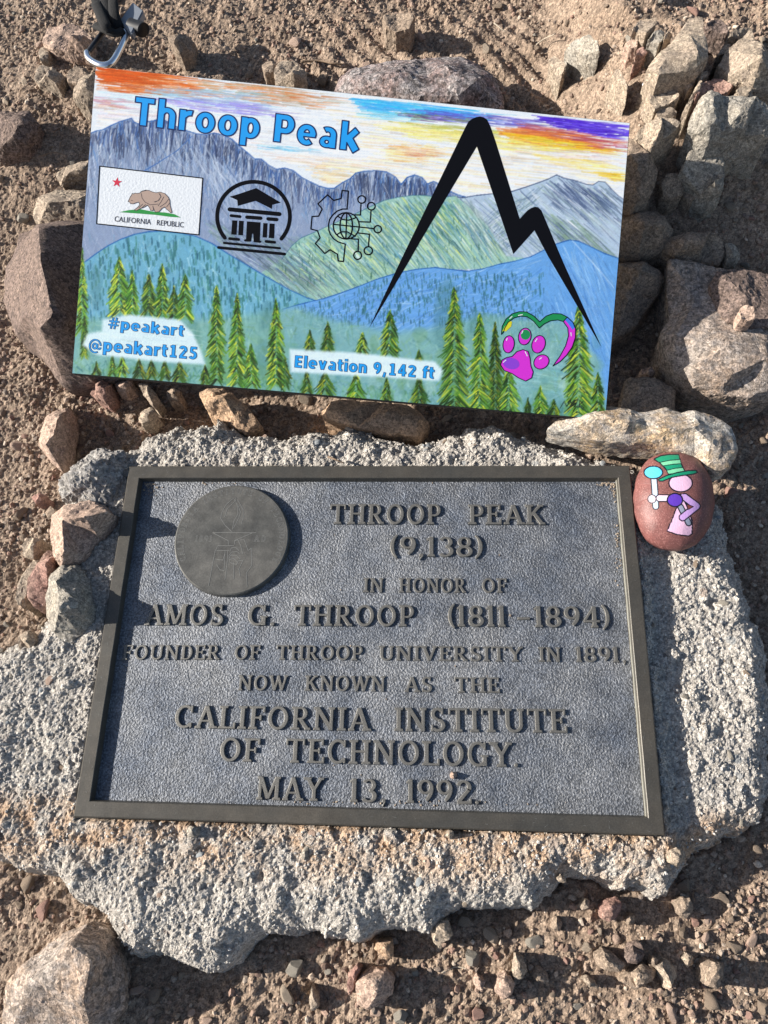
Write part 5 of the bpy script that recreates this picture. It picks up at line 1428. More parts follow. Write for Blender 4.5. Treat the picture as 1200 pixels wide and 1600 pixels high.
for k in range(240):
    u_, v_ = R2.uniform(120, 940), R2.uniform(505, 655)
    if v_ < 505 + (u_ - 120) * .03: continue
    w_, h_ = R2.uniform(10, 26), R2.uniform(12, 34)
    e = [(u_ + w_ * .5 * math.cos(q * .6), v_ + h_ * .5 * math.sin(q * .6)) for q in range(11)]
    fill(cv, cB(e), [rgb(96, 148, 122), rgb(150, 192, 176), rgb(70, 118, 108), rgb(178, 208, 190), rgb(110, 150, 96), rgb(84, 138, 150)][R2.integers(6)], R2.uniform(.12, .34), 5)
def pine(ut, vt, vb, w, bright=1.0, dense=1.0):
    """layered chevron strokes from the tip down"""
    Ht = vb - vt
    base = [(ut, vt), (ut + w * .30, vt + Ht * .3), (ut + w * .5, vb), (ut - w * .5, vb), (ut - w * .30, vt + Ht * .3)]
    fill(cv, cB(base), rgb(100, 146, 84) * bright, .55, 7)
    n = int(Ht / 2.6 * dense)
    lean_, lush = R2.uniform(-.05, .05), R2.uniform(.8, 1.25)
    for k in range(n):
        t = (k + .5) / n
        half = w * .5 * min(1.0, .18 + t * 1.6) * R2.uniform(.5, 1.2) * lush
        v0 = vt + t * Ht
        ut_ = ut + lean_ * w * math.sin(t * 5)
        for s_ in (-1, 1):
            for rep in range(3):
                col = [rgb(36, 58, 24), rgb(70, 118, 40), rgb(120, 160, 48), rgb(196, 202, 70), rgb(52, 96, 44), rgb(28, 44, 26), rgb(96, 142, 62)][R2.integers(7)] * bright
                a = R2.uniform(0, .35)
                p0 = (ut_ + s_ * half * a, v0 - 5 + R2.uniform(-2, 2)); p1 = (ut + s_ * half * R2.uniform(.6, 1.0), v0 + half * .45 + R2.uniform(-2, 2))
                line([p0, p1], R2.uniform(1.3, 2.6), col, R2.uniform(.5, .95))
    line([(ut, vt - 3), (ut + .4, vt + Ht * .2)], 1.2, rgb(44, 64, 28) * bright, .8)
    for k in range(int(n * .5)):
        t = R2.uniform(.05, 1); half = w * .5 * min(1, .2 + t * 1.1)
        s_ = R2.choice([-1, 1]); v0 = vt + t * Ht
        line([(ut + s_ * 1.0, v0 - 3), (ut + s_ * half * R2.uniform(.3, .7), v0 + half * .25)], 1.3, rgb(30, 36, 30), .75)
PINES = [(127, 392, 520, 20, 1.1), (186, 407, 492, 34, 1.1), (206, 428, 492, 20, 1.15), (232, 434, 494, 26, .95), (253, 418, 497, 24, 1.1), (271, 452, 498, 20, .85), (289, 433, 500, 26, 1.1),
         (484, 520, 553, 18, .85), (512, 508, 555, 26, .8), (566, 525, 556, 22, 1.05), (609, 490, 556, 30, 1.0), (655, 552, 567, 14, .8),
         (131, 500, 560, 16, .9), (392, 543, 606, 30, 1.1), (445, 563, 607, 18, .8), (338, 452, 600, 36, 1.05), (370, 464, 603, 32, 1.05), (431, 472, 606, 34, 1.05),
         (774, 508, 645, 26, .75), (750, 494, 646, 36, 1.05), (710, 454, 645, 46, 1.0), (795, 575, 650, 30, 1.1), (905, 482, 652, 48, 1.05), (935, 588, 655, 26, 1.0),
         (845, 608, 652, 26, 1.05), (866, 630, 653, 20, .85), (175, 558, 590, 20, 1.0), (190, 560, 590, 18, 1.1), (217, 566, 592, 22, .7), (236, 566, 593, 18, .75), (257, 568, 594, 18, .8), (280, 568, 598, 24, .8),
         (479, 584, 616, 24, .85), (508, 585, 620, 26, .9), (556, 588, 628, 28, 1.1), (604, 594, 632, 24, .95), (655, 592, 636, 30, .85), (320, 575, 603, 16, .8), (825, 628, 650, 14, .7), (150, 570, 588, 14, .8)]
for p in PINES: pine(*p)
# pale patches the small lettering stands on
for e, al in (([(160, 500), (200, 492), (280, 500), (300, 520), (312, 545), (320, 570), (250, 566), (150, 555), (128, 540), (135, 522), (158, 518)], .93), ([(452, 546), (560, 552), (680, 566), (692, 580), (686, 596), (600, 590), (454, 582)], .96)):
    fill(cv, cB(e), rgb(214, 232, 240), al, 6)
hatch([(150, 500), (300, 510), (310, 560), (140, 545)], [rgb(190, 220, 205), rgb(225, 238, 245), rgb(205, 228, 235)], 70, 22, 3, 4, 5, .35)
# artist's signature in thin black strokes
for sg in ([(876, 638), (882, 628), (886, 636), (892, 626), (894, 636), (899, 632), (902, 630), (898, 636), (904, 637)], [(907, 627), (905, 637)], [(912, 628), (906, 633), (913, 638)]):
    line(sg, 1.2, rgb(20, 24, 30), .95, .1)
# weave and pigment
yy, xx = np.mgrid[0:CH, 0:CW].astype(float)
wv = 1 + .025 * np.sin(xx * .9) * np.sin(yy * .9) + .045 * fbm(xx, yy, .35, 2, .5, 501) + .03 * fbm(xx, yy * 6, .02, 3, .6, 511)
cv = cv * wv[..., None]
gm = cv.mean(-1, keepdims=True)
cv = np.clip(128 + ((gm + (cv - gm) * 1.04) - 128) * 1.08 - 1, 0, 240)
PAINT_K = .95
def sheet_mesh(name, W_, H_, nx, ny, canvas, zfun=None):
    X_, Y_ = np.meshgrid(np.linspace(0, W_, nx), np.linspace(0, H_, ny))
    Zs = np.zeros(X_.shape) if zfun is None else zfun(X_, Y_)
    ix = np.arange(X_.size).reshape(X_.shape)
    F_ = np.stack([ix[:-1, :-1], ix[:-1, 1:], ix[1:, 1:], ix[1:, :-1]], -1).reshape(-1, 4)
    me_ = mesh_np(name, np.stack([X_, Y_, Zs], -1).reshape(-1, 3), F_)
    px_ = X_ / W_ * (canvas.shape[1] - 1); py_ = (1 - Y_ / H_) * (canvas.shape[0] - 1)
    x0 = np.clip(np.floor(px_).astype(int), 0, canvas.shape[1] - 2); y0 = np.clip(np.floor(py_).astype(int), 0, canvas.shape[0] - 2)
    fx_, fy_ = (px_ - x0)[..., None], (py_ - y0)[..., None]
    c_ = (canvas[y0, x0] * (1 - fx_) + canvas[y0, x0 + 1] * fx_) * (1 - fy_) + (canvas[y0 + 1, x0] * (1 - fx_) + canvas[y0 + 1, x0 + 1] * fx_) * fy_
    l_ = lin(c_) * PAINT_K
    at = me_.color_attributes.new('paint', 'FLOAT_COLOR', 'POINT')
    at.data.foreach_set('color', np.concatenate([l_.reshape(-1, 3), np.ones((l_.size // 3, 1))], 1).astype(np.float32).ravel())
    return me_
def paint_mat(name, rough, bump):
    m, nt, b = mat_new(name)
    a = N(nt, 'ShaderNodeVertexColor', layer_name='paint')
    nt.links.new(a.outputs['Color'], b.inputs['Base Color'])
    b.inputs['Roughness'].default_value = rough
    b.inputs['Specular IOR Level'].default_value = .35
    tc = N(nt, 'ShaderNodeTexCoord'); no = N(nt, 'ShaderNodeTexNoise', Scale=900.0, Detail=3.0)
    nt.links.new(tc.outputs['Object'], no.inputs['Vector'])
    bp = N(nt, 'ShaderNodeBump', Strength=bump, Distance=.0003)
    nt.links.new(no.outputs['Fac'], bp.inputs['Height']); nt.links.new(bp.outputs[0], b.inputs['Normal'])
    return m
M['painting'] = paint_mat('brushed_acrylic_painting', .55, .4)
link('painting', sheet_mesh('painting', BW - .0012, BH - .0012, 640, 362, cv), M['painting'], board, (.0006, .0006, .00005))

def decal(name, polys, z, mat, parent=None):
    """paint laid flat on the board"""
    verts, tris = union_tris([[(x * 1000, y * 1000) for x, y in p] for p in polys], 1e-5)
    return link(name, mesh_from(name, [(x / 1000, y / 1000, 0) for x, y in verts], tris), mat, parent or board, (0, 0, z))
U = .00056           # about one dot of the picture on the board
emblem = [(577, 512), (626, 407), (728, 197), (732, 190), (738, 185.5), (744, 183), (750, 182), (756, 183.5), (761, 187), (766, 197), (774, 220), (812, 342), (824, 329), (830, 325), (836, 323), (841, 324), (846, 329), (880, 410), (940, 543), (856, 400), (835, 360), (802, 397), (745, 229), (655, 380), (638, 410)]
decal('peak_emblem', [BL(emblem)], .00012, M['black'])
# museum icon
def mz(p): return BL(ZB(330, 270, 9.23, p))
mus = []
arc = []
for k in range(41):
    a = math.radians(218 - 258 * k / 40)
    arc.append((610 + 525 * math.cos(a), 630 - 500 * math.sin(a)))
mus += ribbon(mz(arc), 6.0 * U)
mus += [mz([(265, 345), (385, 310), (650, 220), (1003, 430), (880, 462), (875, 522), (640, 405), (385, 478), (375, 395)])]
for a, b_, w in (((265, 528), (985, 596), 60), ((285, 618), (415, 632), 42), ((515, 640), (715, 655), 52), ((820, 665), (945, 675), 52), ((265, 950), (395, 962), 42), ((790, 990), (915, 1002), 42), ((185, 1012), (990, 1088), 34), ((105, 1078), (1060, 1172), 42), ((490, 975), (560, 978), 34), ((625, 985), (705, 995), 34)):
    mus += ribbon(mz([a, b_]), w / 9.23 * U)
for q in ([(303, 685), (378, 688), (365, 895), (288, 890)], [(400, 690), (470, 695), (458, 903), (390, 898)], [(515, 700), (712, 715), (700, 1000), (612, 995), (605, 880), (590, 880), (578, 980), (500, 985)], [(750, 725), (813, 728), (803, 935), (740, 932)], [(842, 730), (915, 735), (908, 945), (830, 940)]):
    mus.append(mz(q))
decal('museum_emblem', mus, .00012, M['black'])
# gear and globe icon
def gzp(p): return BL(ZB(470, 280, 8.57, p))
gear = []
for p, cl in (([(625, 400), (560, 400), (490, 425), (430, 475), (385, 540), (370, 610), (375, 680), (395, 740), (440, 800), (500, 840), (595, 870), (570, 1103), (500, 1095), (490, 1005), (390, 945), (320, 995), (195, 860), (258, 785), (222, 690), (135, 668), (150, 500), (238, 495), (285, 400), (230, 330), (358, 210), (440, 285), (540, 258), (552, 152), (638, 160), (618, 400)], True),
              ([(720, 478), (798, 480), (805, 330)], False), ([(780, 570), (930, 575), (940, 410)], False), ([(440, 605), (980, 662)], False), ([(770, 720), (918, 738), (905, 900)], False), ([(680, 800), (770, 803), (768, 960)], False),
              ([(615, 455), (602, 800)], False)):
    gear += ribbon(gzp(p), 2.1 * U, cl)
for (cx_, cy_, rx_, ry_) in ((608, 625, 175, 178), (608, 625, 84, 172), (815, 272, 52, 50), (943, 362, 52, 50), (1030, 670, 50, 48), (903, 958, 56, 54), (760, 1020, 52, 54)):
    gear += ribbon(gzp([(cx_ + rx_ * math.cos(k * .314), cy_ + ry_ * math.sin(k * .314)) for k in range(20)]), 2.2 * U, True)
gear += ribbon(gzp([(500, 500), (560, 540), (640, 550), (740, 515)]), 2 * U)
gear += ribbon(gzp([(480, 745), (540, 705), (620, 705), (730, 765)]), 2 * U)
decal('gear_globe_emblem', gear, .00012, M['black'])
# flag panel
def fz(p): return BL(ZB(145, 250, 6.667, p))
flag = decal('flag_panel', [fz([(72, 65), (1145, 190), (1105, 780), (40, 665)])], .00010, M['white'])
decal('flag_border', ribbon(fz([(72, 65), (1145, 190), (1105, 780), (40, 665)]), 1.6 * U, True), .00022, M['black'], board).parent = board
M['fl_red'] = simple('red_ink', tuple(lin((205, 40, 70))), .6)
M['fl_green'] = simple('green_ink', tuple(lin((30, 140, 60))), .6, var=.15)
M['fl_fur'] = simple('brown_fur_ink', tuple(lin((176, 152, 138))), .6, var=.12, bscale=900)
M['ink'] = simple('dark_grey_ink', tuple(lin((52, 48, 56))), .6)
star = [(252 + (54 if k % 2 == 0 else 22) * math.sin(k * math.pi / 5 + .1), 234 - (54 if k % 2 == 0 else 22) * math.cos(k * math.pi / 5 + .1)) for k in range(10)]
decal('star', [fz(star)], .00020, M['fl_red'])
decal('grass_strip', [fz([(275, 544), (380, 522), (500, 514), (640, 540), (760, 548), (850, 565), (918, 600), (800, 592), (650, 572), (500, 560)])], .00020, M['fl_green'])
bear = [(368, 435), (380, 410), (390, 385), (405, 365), (410, 348), (425, 355), (440, 345), (460, 350), (490, 345), (515, 325), (550, 314), (585, 318), (625, 335), (660, 342), (700, 335), (750, 350), (785, 385), (802, 420), (805, 470), (815, 510), (825, 545), (812, 552), (790, 530), (765, 510), (752, 490), (720, 505), (690, 540), (650, 545), (640, 520), (625, 480), (635, 520), (622, 530), (600, 525), (592, 500), (570, 470), (540, 490), (500, 505), (455, 528), (430, 522), (460, 500), (490, 470), (480, 440), (455, 445), (420, 458), (392, 455), (385, 440)]
decal('bear', [fz(bear)], .00024, M['fl_fur'])
bl = []
for p, cl in ((bear, True), ([(505, 350), (515, 400), (545, 440), (600, 468), (680, 460)], False), ([(690, 350), (710, 380), (690, 420), (650, 440)], False), ([(700, 355), (712, 385), (680, 425), (640, 438)], False), ([(790, 410), (760, 450), (700, 490)], False), ([(740, 385), (710, 440), (680, 480)], False), ([(800, 450), (770, 490)], False), ([(500, 330), (560, 318)], False), ([(520, 460), (480, 500)], False), ([(550, 465), (510, 500)], False), ([(400, 420), (415, 425)], False)):
    bl += ribbon(fz(p), .8 * U, cl)
decal('bear_lines', bl, .00028, M['ink'])
for n_ in ('flag_border', 'star', 'grass_strip', 'bear', 'bear_lines'):
    bpy.data.objects[n_].parent = flag
    bpy.data.objects[n_].location.z -= .00010

# bold sans lettering of the board, in cap heights
GS = {
 'T': ([S(.36, 0, .36, .9, .26), S(0, .9, .72, .9, .2)], .74),
 'h': ([S(.125, 0, .125, 1.04, .25), S(.55, 0, .55, .46, .25)] + ARC(.34, .45, .21, .205, 0, 150, .25, .19), .68),
 'n': ([S(.125, 0, .125, .75, .25), S(.55, 0, .55, .46, .25)] + ARC(.34, .45, .21, .205, 0, 150, .25, .19), .68),
 'r': ([S(.125, 0, .125, .75, .25)] + ARC(.42, .36, .28, .29, 78, 150, .2, .2), .50),
 'o': (ARC(.36, .375, .235, .28, 0, 360, .25, .19, 30), .72),
 'p': ([S(.125, -.27, .125, .75, .25)] + ARC(.37, .375, .22, .28, 0, 360, .25, .19, 30), .72),
 'P': ([S(.13, 0, .13, 1, .26), S(.1, .9, .42, .9, .2), S(.1, .42, .42, .42, .2)] + ARC(.40, .66, .21, .24, -90, 90, .26, .2), .74),
 'e': (ARC(.36, .375, .235, .28, 0, 312, .25, .19, 26) + [S(.16, .38, .70, .38, .15)], .72),
 'a': (ARC(.29, .21, .17, .135, 0, 360, .2, .15, 20) + [S(.52, 0, .52, .48, .24)] + ARC(.31, .47, .21, .19, 0, 125, .24, .18), .68),
 'k': ([S(.125, 0, .125, 1.04, .25), S(.22, .36, .60, .76, .24), S(.30, .44, .62, 0, .28)], .72),
 '#': ([S(.26, 0, .40, 1, .12), S(.54, 0, .68, 1, .12), S(.04, .34, .84, .34, .13), S(.1, .66, .90, .66, .13)], .94),
 '@': (ARC(.52, .36, .44, .50, 8, 300, .11, .11, 30) + ARC(.49, .36, .16, .20, 0, 360, .13, .12, 20) + [S(.68, .20, .68, .56, .12)] + ARC(.82, .28, .13, .14, 180, 360, .12, .1), 1.06),
 '1': ([S(.36, 0, .36, 1, .25), S(.10, .09, .62, .09, .18), S(.12, .83, .34, .93, .17)], .70),
 '2': (ARC(.31, .70, .21, .21, -35, 165, .25, .18) + [S(.46, .58, .12, .12, .22), S(.05, .09, .64, .09, .19)], .70),
 '5': ([S(.12, .905, .60, .905, .19), S(.18, .9, .18, .52, .20)] + ARC(.30, .325, .22, .235, -150, 115, .25, .18), .70),
 '9': (ARC(.34, .68, .20, .23, 0, 360, .24, .18, 26) + ARC(.20, .62, .35, .54, -75, 8, .23, .18), .72),
 '4': ([S(.47, 0, .47, 1, .24), S(.02, .3, .70, .3, .18), S(.42, .95, .08, .32, .18)], .74),
 ',': ([S(.18, .2, .08, -.2, .18)], .34),
 'E': ([S(.13, 0, .13, 1, .26), S(.1, .9, .60, .9, .2), S(.1, .5, .56, .5, .19), S(.1, .1, .60, .1, .2)], .66),
 'l': ([S(.125, 0, .125, 1.04, .25)], .25),
 'i': ([S(.125, 0, .125, .75, .25), S(.125, .86, .125, 1.04, .25)], .25),
 'v': ([S(.12, .74, .35, .02, .24), S(.35, .02, .58, .74, .24)], .70),
 't': ([S(.19, .2, .19, .96, .25), S(0, .66, .46, .66, .18)] + ARC(.35, .22, .16, .13, 180, 290, .25, .18), .47),
 'f': ([S(.19, 0, .19, .80, .25), S(0, .66, .46, .66, .18)] + ARC(.36, .78, .17, .17, 70, 180, .25, .18), .42),
 ' ': ([], .30)}
def board_text(name, body, p0, p1, cap_px, z, fmat, ow, omat):
    a, b_ = B(*p0), B(*p1)
    up = B(p0[0] - cap_px * .08, p0[1] - cap_px)
    w = math.hypot(b_[0] - a[0], b_[1] - a[1]); ang = math.atan2(b_[1] - a[1], b_[0] - a[0])
    h = abs(-(up[0] - a[0]) * math.sin(ang) + (up[1] - a[1]) * math.cos(ang))
    sp_ = .12
    total = sum(GS[c][1] for c in body) + sp_ * (len(body) - 1)
    k = w / total
    x = 0
    par = link(name, bpy.data.meshes.new(name), None, board)
    polys_all = []
    loops_all = []
    for c in body:
        if c != ' ':
            v_, t_ = union_tris(GS[c][0], 1e-5)
            lp_ = loops_of(v_, t_)
            v_ = [(a[0] + (x + q[0]) * k * math.cos(ang) - q[1] * h * math.sin(ang), a[1] + (x + q[0]) * k * math.sin(ang) + q[1] * h * math.cos(ang)) for q in v_]
            g_ = decal('painted_letter', [], z, fmat) if False else link('painted_letter', mesh_from('painted_letter', [(q[0], q[1], 0) for q in v_], t_), fmat, par, (0, 0, z))
            rb = []
            for lp in lp_:
                if len(lp) > 2: rb += ribbon([v_[i] for i in lp], ow * U, True)
            v2, t2 = union_tris([[(q[0] * 1000, q[1] * 1000) for q in p] for p in rb], 1e-5)
            link('letter_outline', mesh_from('letter_outline', [(q[0] / 1000, q[1] / 1000, 0) for q in v2], t2), omat, g_, (0, 0, .00004))
        x += GS[c][1] + sp_
    return par
board_text('title_lettering', 'Throop Peak', (208, 195), (560, 237), 45, .00016, M['blue'], 1.9, M['navy'])
board_text('hashtag_lettering', '#peakart', (168, 513), (287, 526), 18, .00016, M['blue'], .62, M['navy'])
board_text('handle_lettering', '@peakart125', (138, 547), (308, 562), 20, .00016, M['blue'], .62, M['navy'])
board_text('elevation_lettering', 'Elevation 9,142 ft', (460, 574), (678, 592), 19, .00016, M['blue'], .62, M['navy'])
def flat_text(name, body, p0, p1, cap_px, z, fmat, off, parent):
    a, b_ = B(*p0), B(*p1)
    up = B(p0[0] - cap_px * .08, p0[1] - cap_px)
    w = math.hypot(b_[0] - a[0], b_[1] - a[1]); ang = math.atan2(b_[1] - a[1], b_[0] - a[0])
    h = abs(-(up[0] - a[0]) * math.sin(ang) + (up[1] - a[1]) * math.cos(ang))
    return text_obj(name, body, w, h, fmat, parent, Matrix.Translation((a[0], a[1], z)) @ Matrix.Rotation(ang, 4, 'Z'), off)
flat_text('flag_lettering', 'CALIFORNIA   REPUBLIC', (179, 346), (287, 355.5), 8.2, .00014, M['ink'], .004, flag)
# heart and paw
def hz(p): return BL(ZB(700, 400, 4.0, p))
M['hp_green'] = simple('green_heart_paint', tuple(lin((20, 135, 75))), .5, var=.12)
M['hp_mag'] = simple('magenta_paint', tuple(lin((205, 45, 200))), .5, var=.12)
M['hp_pur'] = simple('purple_paint', tuple(lin((135, 60, 200))), .5, var=.2, bscale=1500)
M['hp_blue'] = simple('blue_heart_paint', tuple(lin((60, 120, 215))), .5, var=.2)
M['hp_yel'] = simple('yellow_paint', tuple(lin((205, 200, 40))), .5, var=.2)
hg = [(333, 490), (338, 440), (362, 395), (400, 362), (445, 348), (490, 350), (535, 375), (573, 412), (612, 376), (655, 360), (705, 362), (745, 382), (720, 410), (685, 400), (640, 405), (600, 425), (570, 450), (535, 408), (495, 380), (450, 376), (410, 388), (375, 415), (355, 450), (345, 478)]
hm = [(745, 382), (780, 415), (796, 455), (795, 510), (775, 570), (740, 620), (700, 660), (655, 688), (700, 625), (735, 560), (752, 500), (748, 450), (720, 410)]
heart = decal('heart', [hz(hg)], .00014, M['hp_green'])
decal('heart_tail', [hz(hm)], .00014, M['hp_mag'], board)
decal('heart_blue', [hz([(745, 382), (780, 415), (794, 445), (778, 462), (752, 425), (730, 400)])], .00017, M['hp_blue'], board)
decal('heart_tip', [hz([(400, 410), (385, 408), (355, 440), (340, 470), (362, 472), (395, 440)])], .00017, M['hp_yel'], board)
def ell(cx_, cy_, rx_, ry_, tilt=0):
    t_ = math.radians(tilt)
    return [(cx_ + rx_ * math.cos(k * .2618) * math.cos(t_) - ry_ * math.sin(k * .2618) * math.sin(t_), cy_ + rx_ * math.cos(k * .2618) * math.sin(t_) + ry_ * math.sin(k * .2618) * math.cos(t_)) for k in range(24)]
TOES = [ell(378, 552, 35, 54, 8), ell(479, 503, 39, 53, 12), ell(565, 552, 41, 56, 18), ell(583, 662, 50, 42, -35)]
PAD = [(400, 628), (430, 598), (468, 585), (500, 597), (512, 640), (518, 690), (532, 725), (522, 762), (485, 782), (440, 762), (400, 735), (350, 715), (328, 680), (338, 650), (365, 635)]
paw = decal('paw', [hz(t) for t in TOES] + [hz(PAD)], .00014, M['hp_mag'])
decal('paw_purple', [hz(ell(395, 672, 52, 36, 10))], .00017, M['hp_pur'], board)
decal('paw_green', [hz(ell(484, 492, 30, 32, 10))], .00017, M['hp_green'], board)
ol = []
for p in TOES + [PAD, hg, hm]: ol += ribbon(hz(p), 1.3 * U, True)
decal('paw_outline', ol, .00020, M['black'], board)
gl = []
for p in ([(365, 528), (370, 515)], [(460, 485), (468, 468)], [(545, 535), (556, 518)], [(572, 645), (584, 636)], [(345, 665), (362, 650)], [(385, 392), (400, 378)], [(440, 372), (465, 366)], [(482, 598), (495, 625)], [(768, 480), (770, 500)]):
    gl += ribbon(hz(p), 1.3 * U)
decal('paint_highlights', gl, .00022, M['white'], board)

# ------------------------------------------------------------------ the painted pebble
RK = [(992, 762), (999, 737), (1013, 718), (1036, 708.5), (1062, 709), (1088, 719), (1105, 741), (1114, 772), (1113, 803), (1103, 833), (1086, 852), (1062, 860.5), (1034, 857), (1011, 843), (997, 818), (991, 790)]
ZM = 0.000
rk = PXY(RK, ZM); rc = rk.mean(0)
ang_ = np.unwrap(np.arctan2(rk[:, 1] - rc[1], rk[:, 0] - rc[0])); rad_ = np.hypot(rk[:, 0] - rc[0], rk[:, 1] - rc[1])
def rk_rad(a):
    aa = np.concatenate([ang_ - 2 * math.pi, ang_, ang_ + 2 * math.pi]); r3 = np.tile(rad_, 3)
    o_ = np.argsort(aa)
    return np.interp(a, aa[o_], r3[o_])
NR, NA = 150, 340
canv = np.zeros((960, 800, 3)); canv[:] = rgb(130, 84, 80)
S6 = 6.0
def rz(p): return np.array([((950 + x / 4.8 - 984) * S6, (660 + y / 4.8 - 704) * S6) for x, y in p])
yy, xx = np.mgrid[0:960, 0:800].astype(float)
g1 = fbm(xx, yy, .22, 2, .6, 601); g2 = fbm(xx, yy, .012, 3, .5, 611); g3 = fbm(xx, yy, .6, 1, .5, 621)
canv = canv * (1 + .16 * g1 + .10 * g2 + .12 * g3)[..., None]
canv = np.where((g1 > .52)[..., None], canv * .6 + rgb(235, 190, 180) * .4, canv)
OUT = rgb(22, 24, 38)
def rp(p, col, ow=9):
    q = rz(p); fill(canv, q, col, 1)
    n_ = len(q)
    for i in range(n_): stroke(canv, q[i], q[(i + 1) % n_], ow * S6 / 4.8 / 2, ow * S6 / 4.8 / 2, OUT, 1)
def rl(p, w, col, ow=9):
    q = rz(p)
    for k_, c_ in ((w + 2 * ow, OUT), (w, col)):
        for a, b_ in zip(q, q[1:]): stroke(canv, a, b_, k_ * S6 / 4.8 / 2, k_ * S6 / 4.8 / 2, c_, 1)
PKc, LAV = rgb(240, 196, 224), rgb(205, 165, 226)
GD, GLt = rgb(24, 150, 112), rgb(126, 210, 164)
rl([(345, 430), (352, 520), (358, 630)], 36, rgb(178, 192, 210))
rp(ell(340, 375, 70, 47), rgb(88, 190, 226), 10)
rl([(385, 568), (470, 568)], 40, rgb(242, 214, 232))
rp([(510, 650), (480, 730), (443, 815), (520, 842), (605, 852), (632, 835), (632, 740), (600, 650), (560, 560), (545, 535), (530, 560), (528, 620)], PKc)
rl([(545, 635), (605, 755)], 32, rgb(150, 158, 178))
rl([(575, 560), (665, 628), (560, 712)], 44, LAV)
rl([(560, 550), (585, 565)], 24, LAV, 0)
rp([(588, 610), (640, 632), (600, 655)], rgb(130, 70, 66), 6)
rp(ell(545, 455, 88, 66), PKc, 10)
rp(ell(502, 582, 58, 50), rgb(98, 60, 185), 10)
rp(ell(330, 574, 30, 30), rgb(245, 220, 234), 9)
rp([(345, 275), (395, 250), (460, 240), (530, 240), (545, 300), (575, 365), (515, 380), (455, 388), (430, 345), (390, 305)], GD, 9)
rp([(390, 300), (460, 285), (540, 278), (550, 308), (480, 315), (410, 326)], GLt, 6)
rp([(438, 360), (500, 345), (562, 338), (575, 364), (515, 380), (455, 388)], GLt, 6)
rp([(378, 428), (440, 398), (520, 376), (600, 362), (660, 360), (672, 376), (640, 388), (560, 398), (480, 412), (410, 440), (385, 440)], GD, 9)
canv = np.clip(canv, 0, 255)
def rk_z(rho): return 0.0215 * np.power(np.clip(1 - rho ** 2.3, 0, 1), .55)
TOPZ = 0.0215
vs, cols_ = [], []
rhos = 1 - (1 - np.linspace(0, 1, NR)) ** 1.35
cc = []
for i, rho in enumerate(rhos):
    a = np.linspace(0, 2 * math.pi, NA, endpoint=False)
    rr0 = rk_rad(a) * rho
    z = rk_z(rho) * np.ones(NA)
    vs.append(np.stack([rr0 * np.cos(a), rr0 * np.sin(a), z], -1))
nt_ = len(vs)
for rho, z in ((.97, -.006), (.86, -.012), (.6, -.0155), (0.02, -.016)):
    a = np.linspace(0, 2 * math.pi, NA, endpoint=False); rr0 = rk_rad(a) * rho
    vs.append(np.stack([rr0 * np.cos(a), rr0 * np.sin(a), np.full(NA, z)], -1))
V = np.concatenate(vs)
V[:, 2] += .0004 * fbm(V[:, 0], V[:, 1], 60, 2, .5, 701)
F = []
for i in range(len(vs) - 1):
    a = np.arange(NA); b_ = (a + 1) % NA
    F.append(np.stack([i * NA + a, (i + 1) * NA + a, (i + 1) * NA + b_, i * NA + b_], -1))
F = np.concatenate(F)
me = mesh_np('painted_pebble', V, F)
# the figure is brushed onto the upper face of the stone
Wd = V + np.array([rc[0], rc[1], ZM])
d = (Wd - CAMLOC) @ CAMROT
pu, pv = 600 + FPX * d[:, 0] / -d[:, 2], 800 - FPX * d[:, 1] / -d[:, 2]
ix_ = np.clip((pu - 984) * S6, 0, 799).astype(int); iy_ = np.clip((pv - 704) * S6, 0, 959).astype(int)
cl = lin(canv[iy_, ix_]) * .82
under = np.arange(len(V)) >= nt_ * NA
cl[under] = lin((130, 84, 80)) * .82
at = me.color_attributes.new('paint', 'FLOAT_COLOR', 'POINT')
at.data.foreach_set('color', np.concatenate([cl, np.ones((len(cl), 1))], 1).astype(np.float32).ravel())
M['pebble_paint'] = paint_mat('varnished_painted_stone', .46, 1.0)
pb = link('painted_pebble', me, M['pebble_paint'], loc=(rc[0], rc[1], ZM))
tag(pb, 'smooth reddish brown pebble painted with a pink figure in a green top hat holding mallets', 'painted pebble')

# ------------------------------------------------------------------ clip, strap and buckle at the top left
def tube(pts, rad, n=12, closed=False, taper=None, squash=1.0):
    """a bent rod through the points"""
    pts = [Vector(p) for p in pts]
    fine = []
    m_ = len(pts)
    for i in range(m_ - (0 if closed else 1)):
        p0, p1, p2, p3 = pts[(i - 1) % m_] if closed or i > 0 else pts[0], pts[i], pts[(i + 1) % m_], pts[(i + 2) % m_] if closed or i + 2 < m_ else pts[-1]
        for k in range(6):
            t = k / 6
            fine.append(0.5 * ((2 * p1) + (p2 - p0) * t + (2 * p0 - 5 * p1 + 4 * p2 - p3) * t * t + (3 * p1 - p0 - 3 * p2 + p3) * t ** 3))
    if not closed: fine.append(pts[-1])
    V_, F_ = [], []
    L_ = len(fine)
    for i, p in enumerate(fine):
        tn = (fine[(i + 1) % L_] - fine[i - 1]) if closed or 0 < i < L_ - 1 else (fine[1] - fine[0] if i == 0 else fine[-1] - fine[-2])
        tn.normalize()
        ux = tn.cross(Vector((0, 0, 1)))
        if ux.length < 1e-4: ux = Vector((1, 0, 0))
        ux.normalize(); uy = ux.cross(tn)
        r0 = rad if taper is None else rad * (1 + (taper - 1) * i / (L_ - 1))
        for k in range(n):
            a = k / n * 2 * math.pi
            V_.append(p + ux * math.cos(a) * r0 + uy * math.sin(a) * r0 * squash)
    for i in range(L_ if closed else L_ - 1):
        j = (i + 1) % L_
        for k in range(n):
            q = (k + 1) % n
            F_.append((i * n + k, i * n + q, j * n + q, j * n + k))
    if not closed:
        F_.append(tuple(range(n))[::-1]); F_.append(tuple(range((L_ - 1) * n, L_ * n)))
    return V_, F_
